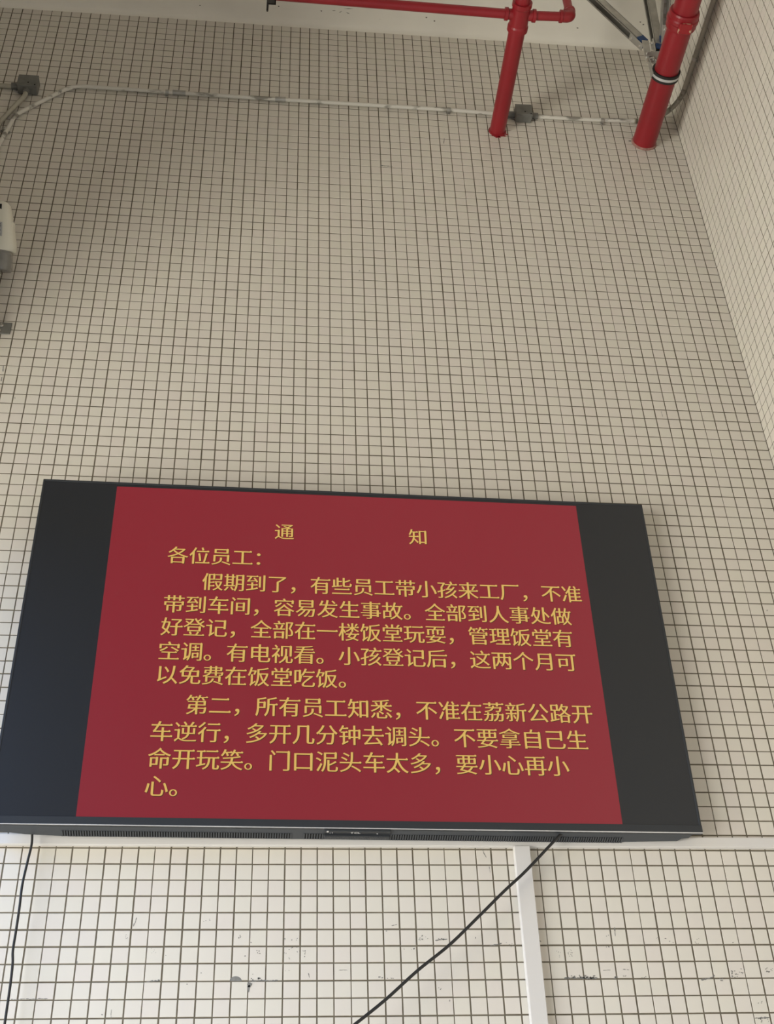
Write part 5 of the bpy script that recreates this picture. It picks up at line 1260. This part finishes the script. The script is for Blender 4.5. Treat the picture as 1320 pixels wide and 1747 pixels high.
conduit([(-0.851, CYW, JZ), (-1.162, CYW, 6.767), (-1.93, CYW, 6.766), (-2.54, CYW, 6.768), (-2.985, CYW, 6.774), (-3.215, CYW, 6.520), (-3.262, CYW, 6.25), (-3.300, CYW, 4.2)],
        [0.5, 0.5, 0.5, 0.16, 0.12, 0.3], 'long paint-splashed conduit along the back wall, bending down at the left edge',
        saddles=[((-1.162, CYW, 6.767), (1, 0, 0), back), ((-2.535, CYW, 6.768), (1, 0, 0), back), ((-3.245, CYW, 6.40), (0.2, 0, 1), back)],
        couplings=[((-2.478, CYW, 6.768), (1, 0, 0), 0.062), ((-1.99, CYW, 6.766), (1, 0, 0), 0.05)])
conduit([(-0.732, CYW, JZ - 0.001), (-0.45, CYW, 6.758), (-0.214, CYW, 6.7705)],
        [0.4], 'short splashed conduit from the grey box to the thick red pipe', rad=CR,
        saddles=[((-0.389, CYW, 6.757), (1, 0, 0), back)])
RB = 0.19
arc = [(-0.0165 - RB + RB * math.sin(a), CYW - RB + RB * math.cos(a), 6.771 + 0.014 * i / 12) for i, a in [(i, i * PI / 24) for i in range(13)]]
conduit([(-0.225, CYW, 6.770)] + arc + [(-0.0165, -5.0, 6.785)],
        0.004, 'grey conduit bending round the corner onto the right wall', m=M_CONDUIT2, rad=0.0125,
        saddles=[((-0.0165, -0.372, 6.785), (0, -1, 0), (-1, 0, 0))])
conduit([(-3.227, CYW, 6.737), (-3.71, CYW, 6.741)], [], 'short conduit running left from the grey box at the left edge', m=M_CONDUIT2, rad=0.0115)
conduit([(-3.188, -0.030, 6.700), (-3.190, -0.024, 6.660), (-3.275, CYW, 6.46), (-3.302, CYW, 6.25), (-3.345, CYW, 4.2)],
        [0.03, 0.1, 0.3], 'thin conduit bending out of the bottom of the left grey box', m=M_CONDUIT2, rad=0.0115)

def junction_box(x, z, w, h, dep, label, stubs):
    root = empty('junction_box', loc=(x, -0.002, z))
    tag(root, label, 'junction box', 'grey junction boxes')
    b = MB()
    b.box((-w / 2, -dep, -h / 2), (w / 2, 0, h / 2), bev=0.004)
    for (sx, zo) in stubs:
        if sx == 0:
            b.lathe((zo, -dep * 0.55, -h / 2), (0, 0, -1), [(0, 0.016), (0.022, 0.016), (0.022, 0.011)], 18)
        else:
            b.lathe((sx * w / 2, -0.0155, zo), (sx, 0, 0), [(0, 0.0155), (0.034, 0.0155), (0.034, 0.010)], 18)
    bx = recalc(b.build('body', M_BOX, root))
    b = MB()
    b.box((-w / 2 - 0.001, -dep - 0.004, -h / 2 - 0.001), (w / 2 + 0.001, -dep + 0.001, h / 2 + 0.001), bev=0.002)
    b.build('cover', M_BOX, root)
    for fx, fz in ((0.05, -0.22), (0.40, -0.40)):
        b = MB()
        b.lathe((w * fx, -dep - 0.004, h * fz), (0, -1, 0), [(0, 0.004), (0.0008, 0.0038)], 10)
        b.build('screw_hole', M_HOLE, bx)
    return root
junction_box(-0.792, JZ, 0.082, 0.082, 0.046, 'grey junction box on the conduit beside the thinner red pipe', [(-1, 0), (1, 0)])
junction_box(-3.184, 6.737, 0.092, 0.082, 0.050, 'grey junction box at the left edge with a conduit leaving its bottom', [(-1, 0), (0, -0.004)])

# ------------------------------------------------------------------ device on a wall bracket at the left edge
DP = Vector((-3.1270, -0.1000, 5.4879))
th = math.radians(38)
DM = Matrix(((1, 0, 0, 0), (0, math.cos(th), -math.sin(th), 0), (0, math.sin(th), math.cos(th), 0), (0, 0, 0, 1)))
dv = empty('wall_device', loc=(DP.x, 0, 5.13))
tag(dv, 'cream plastic device with a clear grey base on a bracket at the left edge', 'device')
DM.translation = DP - Vector((DP.x, 0, 5.13))
def loop(w, d_, z, xo=0.0, yo=0.0, n=28, e=4.0):
    r = []
    for i in range(n):
        a = 2 * PI * i / n
        c, s = math.cos(a), math.sin(a)
        k = (abs(c) ** e + abs(s) ** e) ** (-1 / e)
        r.append(DM @ Vector((xo + w / 2 * c * k, yo + d_ / 2 * s * k, z)))
    return r
def loft(loops):
    b = MB()
    n = len(loops[0])
    vs = [p for L in loops for p in L]
    fs = []
    for k in range(len(loops) - 1):
        for i in range(n):
            j = (i + 1) % n
            fs.append((k * n + i, k * n + j, (k + 1) * n + j, (k + 1) * n + i))
    b.add(vs, fs, 0, True)
    b.add(loops[0], [tuple(range(n))[::-1]])
    b.add(loops[-1], [tuple(range(n))])
    return b
b = loft([loop(0.138, 0.096, -0.004), loop(0.152, 0.108, 0.004), loop(0.154, 0.110, 0.030), loop(0.142, 0.104, 0.075), loop(0.112, 0.090, 0.160), loop(0.100, 0.080, 0.188), loop(0.078, 0.062, 0.198)])
recalc(b.build('housing', M_DEVICE, dv))
b = loft([loop(0.112, 0.090, -0.082), loop(0.122, 0.098, -0.076), loop(0.124, 0.100, -0.060), loop(0.124, 0.100, -0.001)])
recalc(b.build('clear_base', M_CLEAR, dv))
b = MB()
b.lathe(DM @ Vector((0.012, 0, -0.070)), DM.to_3x3() @ Vector((0, 0, 1)), [(0, 0.026), (0.03, 0.034), (0.06, 0.026)], 20)
recalc(b.build('inner_core', M_BOX, dv))
b = MB()
b.box((-0.040, -0.0560, 0.052), (0.032, -0.0440, 0.108), M=DM)
lb = b.build('label', M_LABEL, dv)
b = MB()
for i in range(6):
    for j in range(5):
        if random.random() < 0.85:
            x = -0.036 + j * 0.0132
            b.box((x, -0.0564, 0.057 + i * 0.0082), (x + random.uniform(0.006, 0.012), -0.0558, 0.0605 + i * 0.0082), M=DM)
b.build('label_print', M_INK, lb)
b = MB()
b.box((0.050, -0.022, 0.066), (0.0685, 0.022, 0.120), bev=0.003, M=DM)
b.box((0.060, -0.0235, 0.070), (0.0695, -0.0215, 0.074), 1, M=DM)
b.build('side_catch', [M_DEVICE, M_INK], dv)
b = MB()
b.box((-0.034, -0.044, 0.160), (0.026, -0.030, 0.184), M=DM)
b.build('sounder_slot', M_HOLE, dv)
foot = DM @ Vector((0, 0.01, -0.075))
b = MB()
b.tube(fillet([foot, foot + Vector((0, 0, -0.16)), Vector((0.020, -0.055, 0.035)), Vector((0.030, -0.016, 0.016))], 0.05, 8), 0.0165, 18)
b.build('arm', M_BOX, dv)
b = MB()
b.box((0.018, -0.007, -0.020), (0.096, -0.0022, 0.044), bev=0.002)
b.box((0.030, -0.040, -0.018), (0.034, -0.004, 0.062), bev=0.0015)
pl = b.build('wall_plate', M_BOX, dv)
for (px, pz) in ((0.058, 0.020), (0.052, -0.008)):
    b = MB()
    b.lathe((px, -0.007, pz), (0, -1, 0), [(0, 0.0085), (0.006, 0.0085), (0.006, 0.0045), (0.014, 0.0045)], 8)
    recalc(b.build('bolt', M_BRIGHT, pl))
b = MB()
c = foot + Vector((0.014, -0.012, -0.045))
b.lathe(c, (1, -0.3, 0), [(0, 0.009), (0.009, 0.009), (0.009, 0.005), (0.014, 0.005)], 8)
recalc(b.build('bolt', M_BRIGHT, dv))
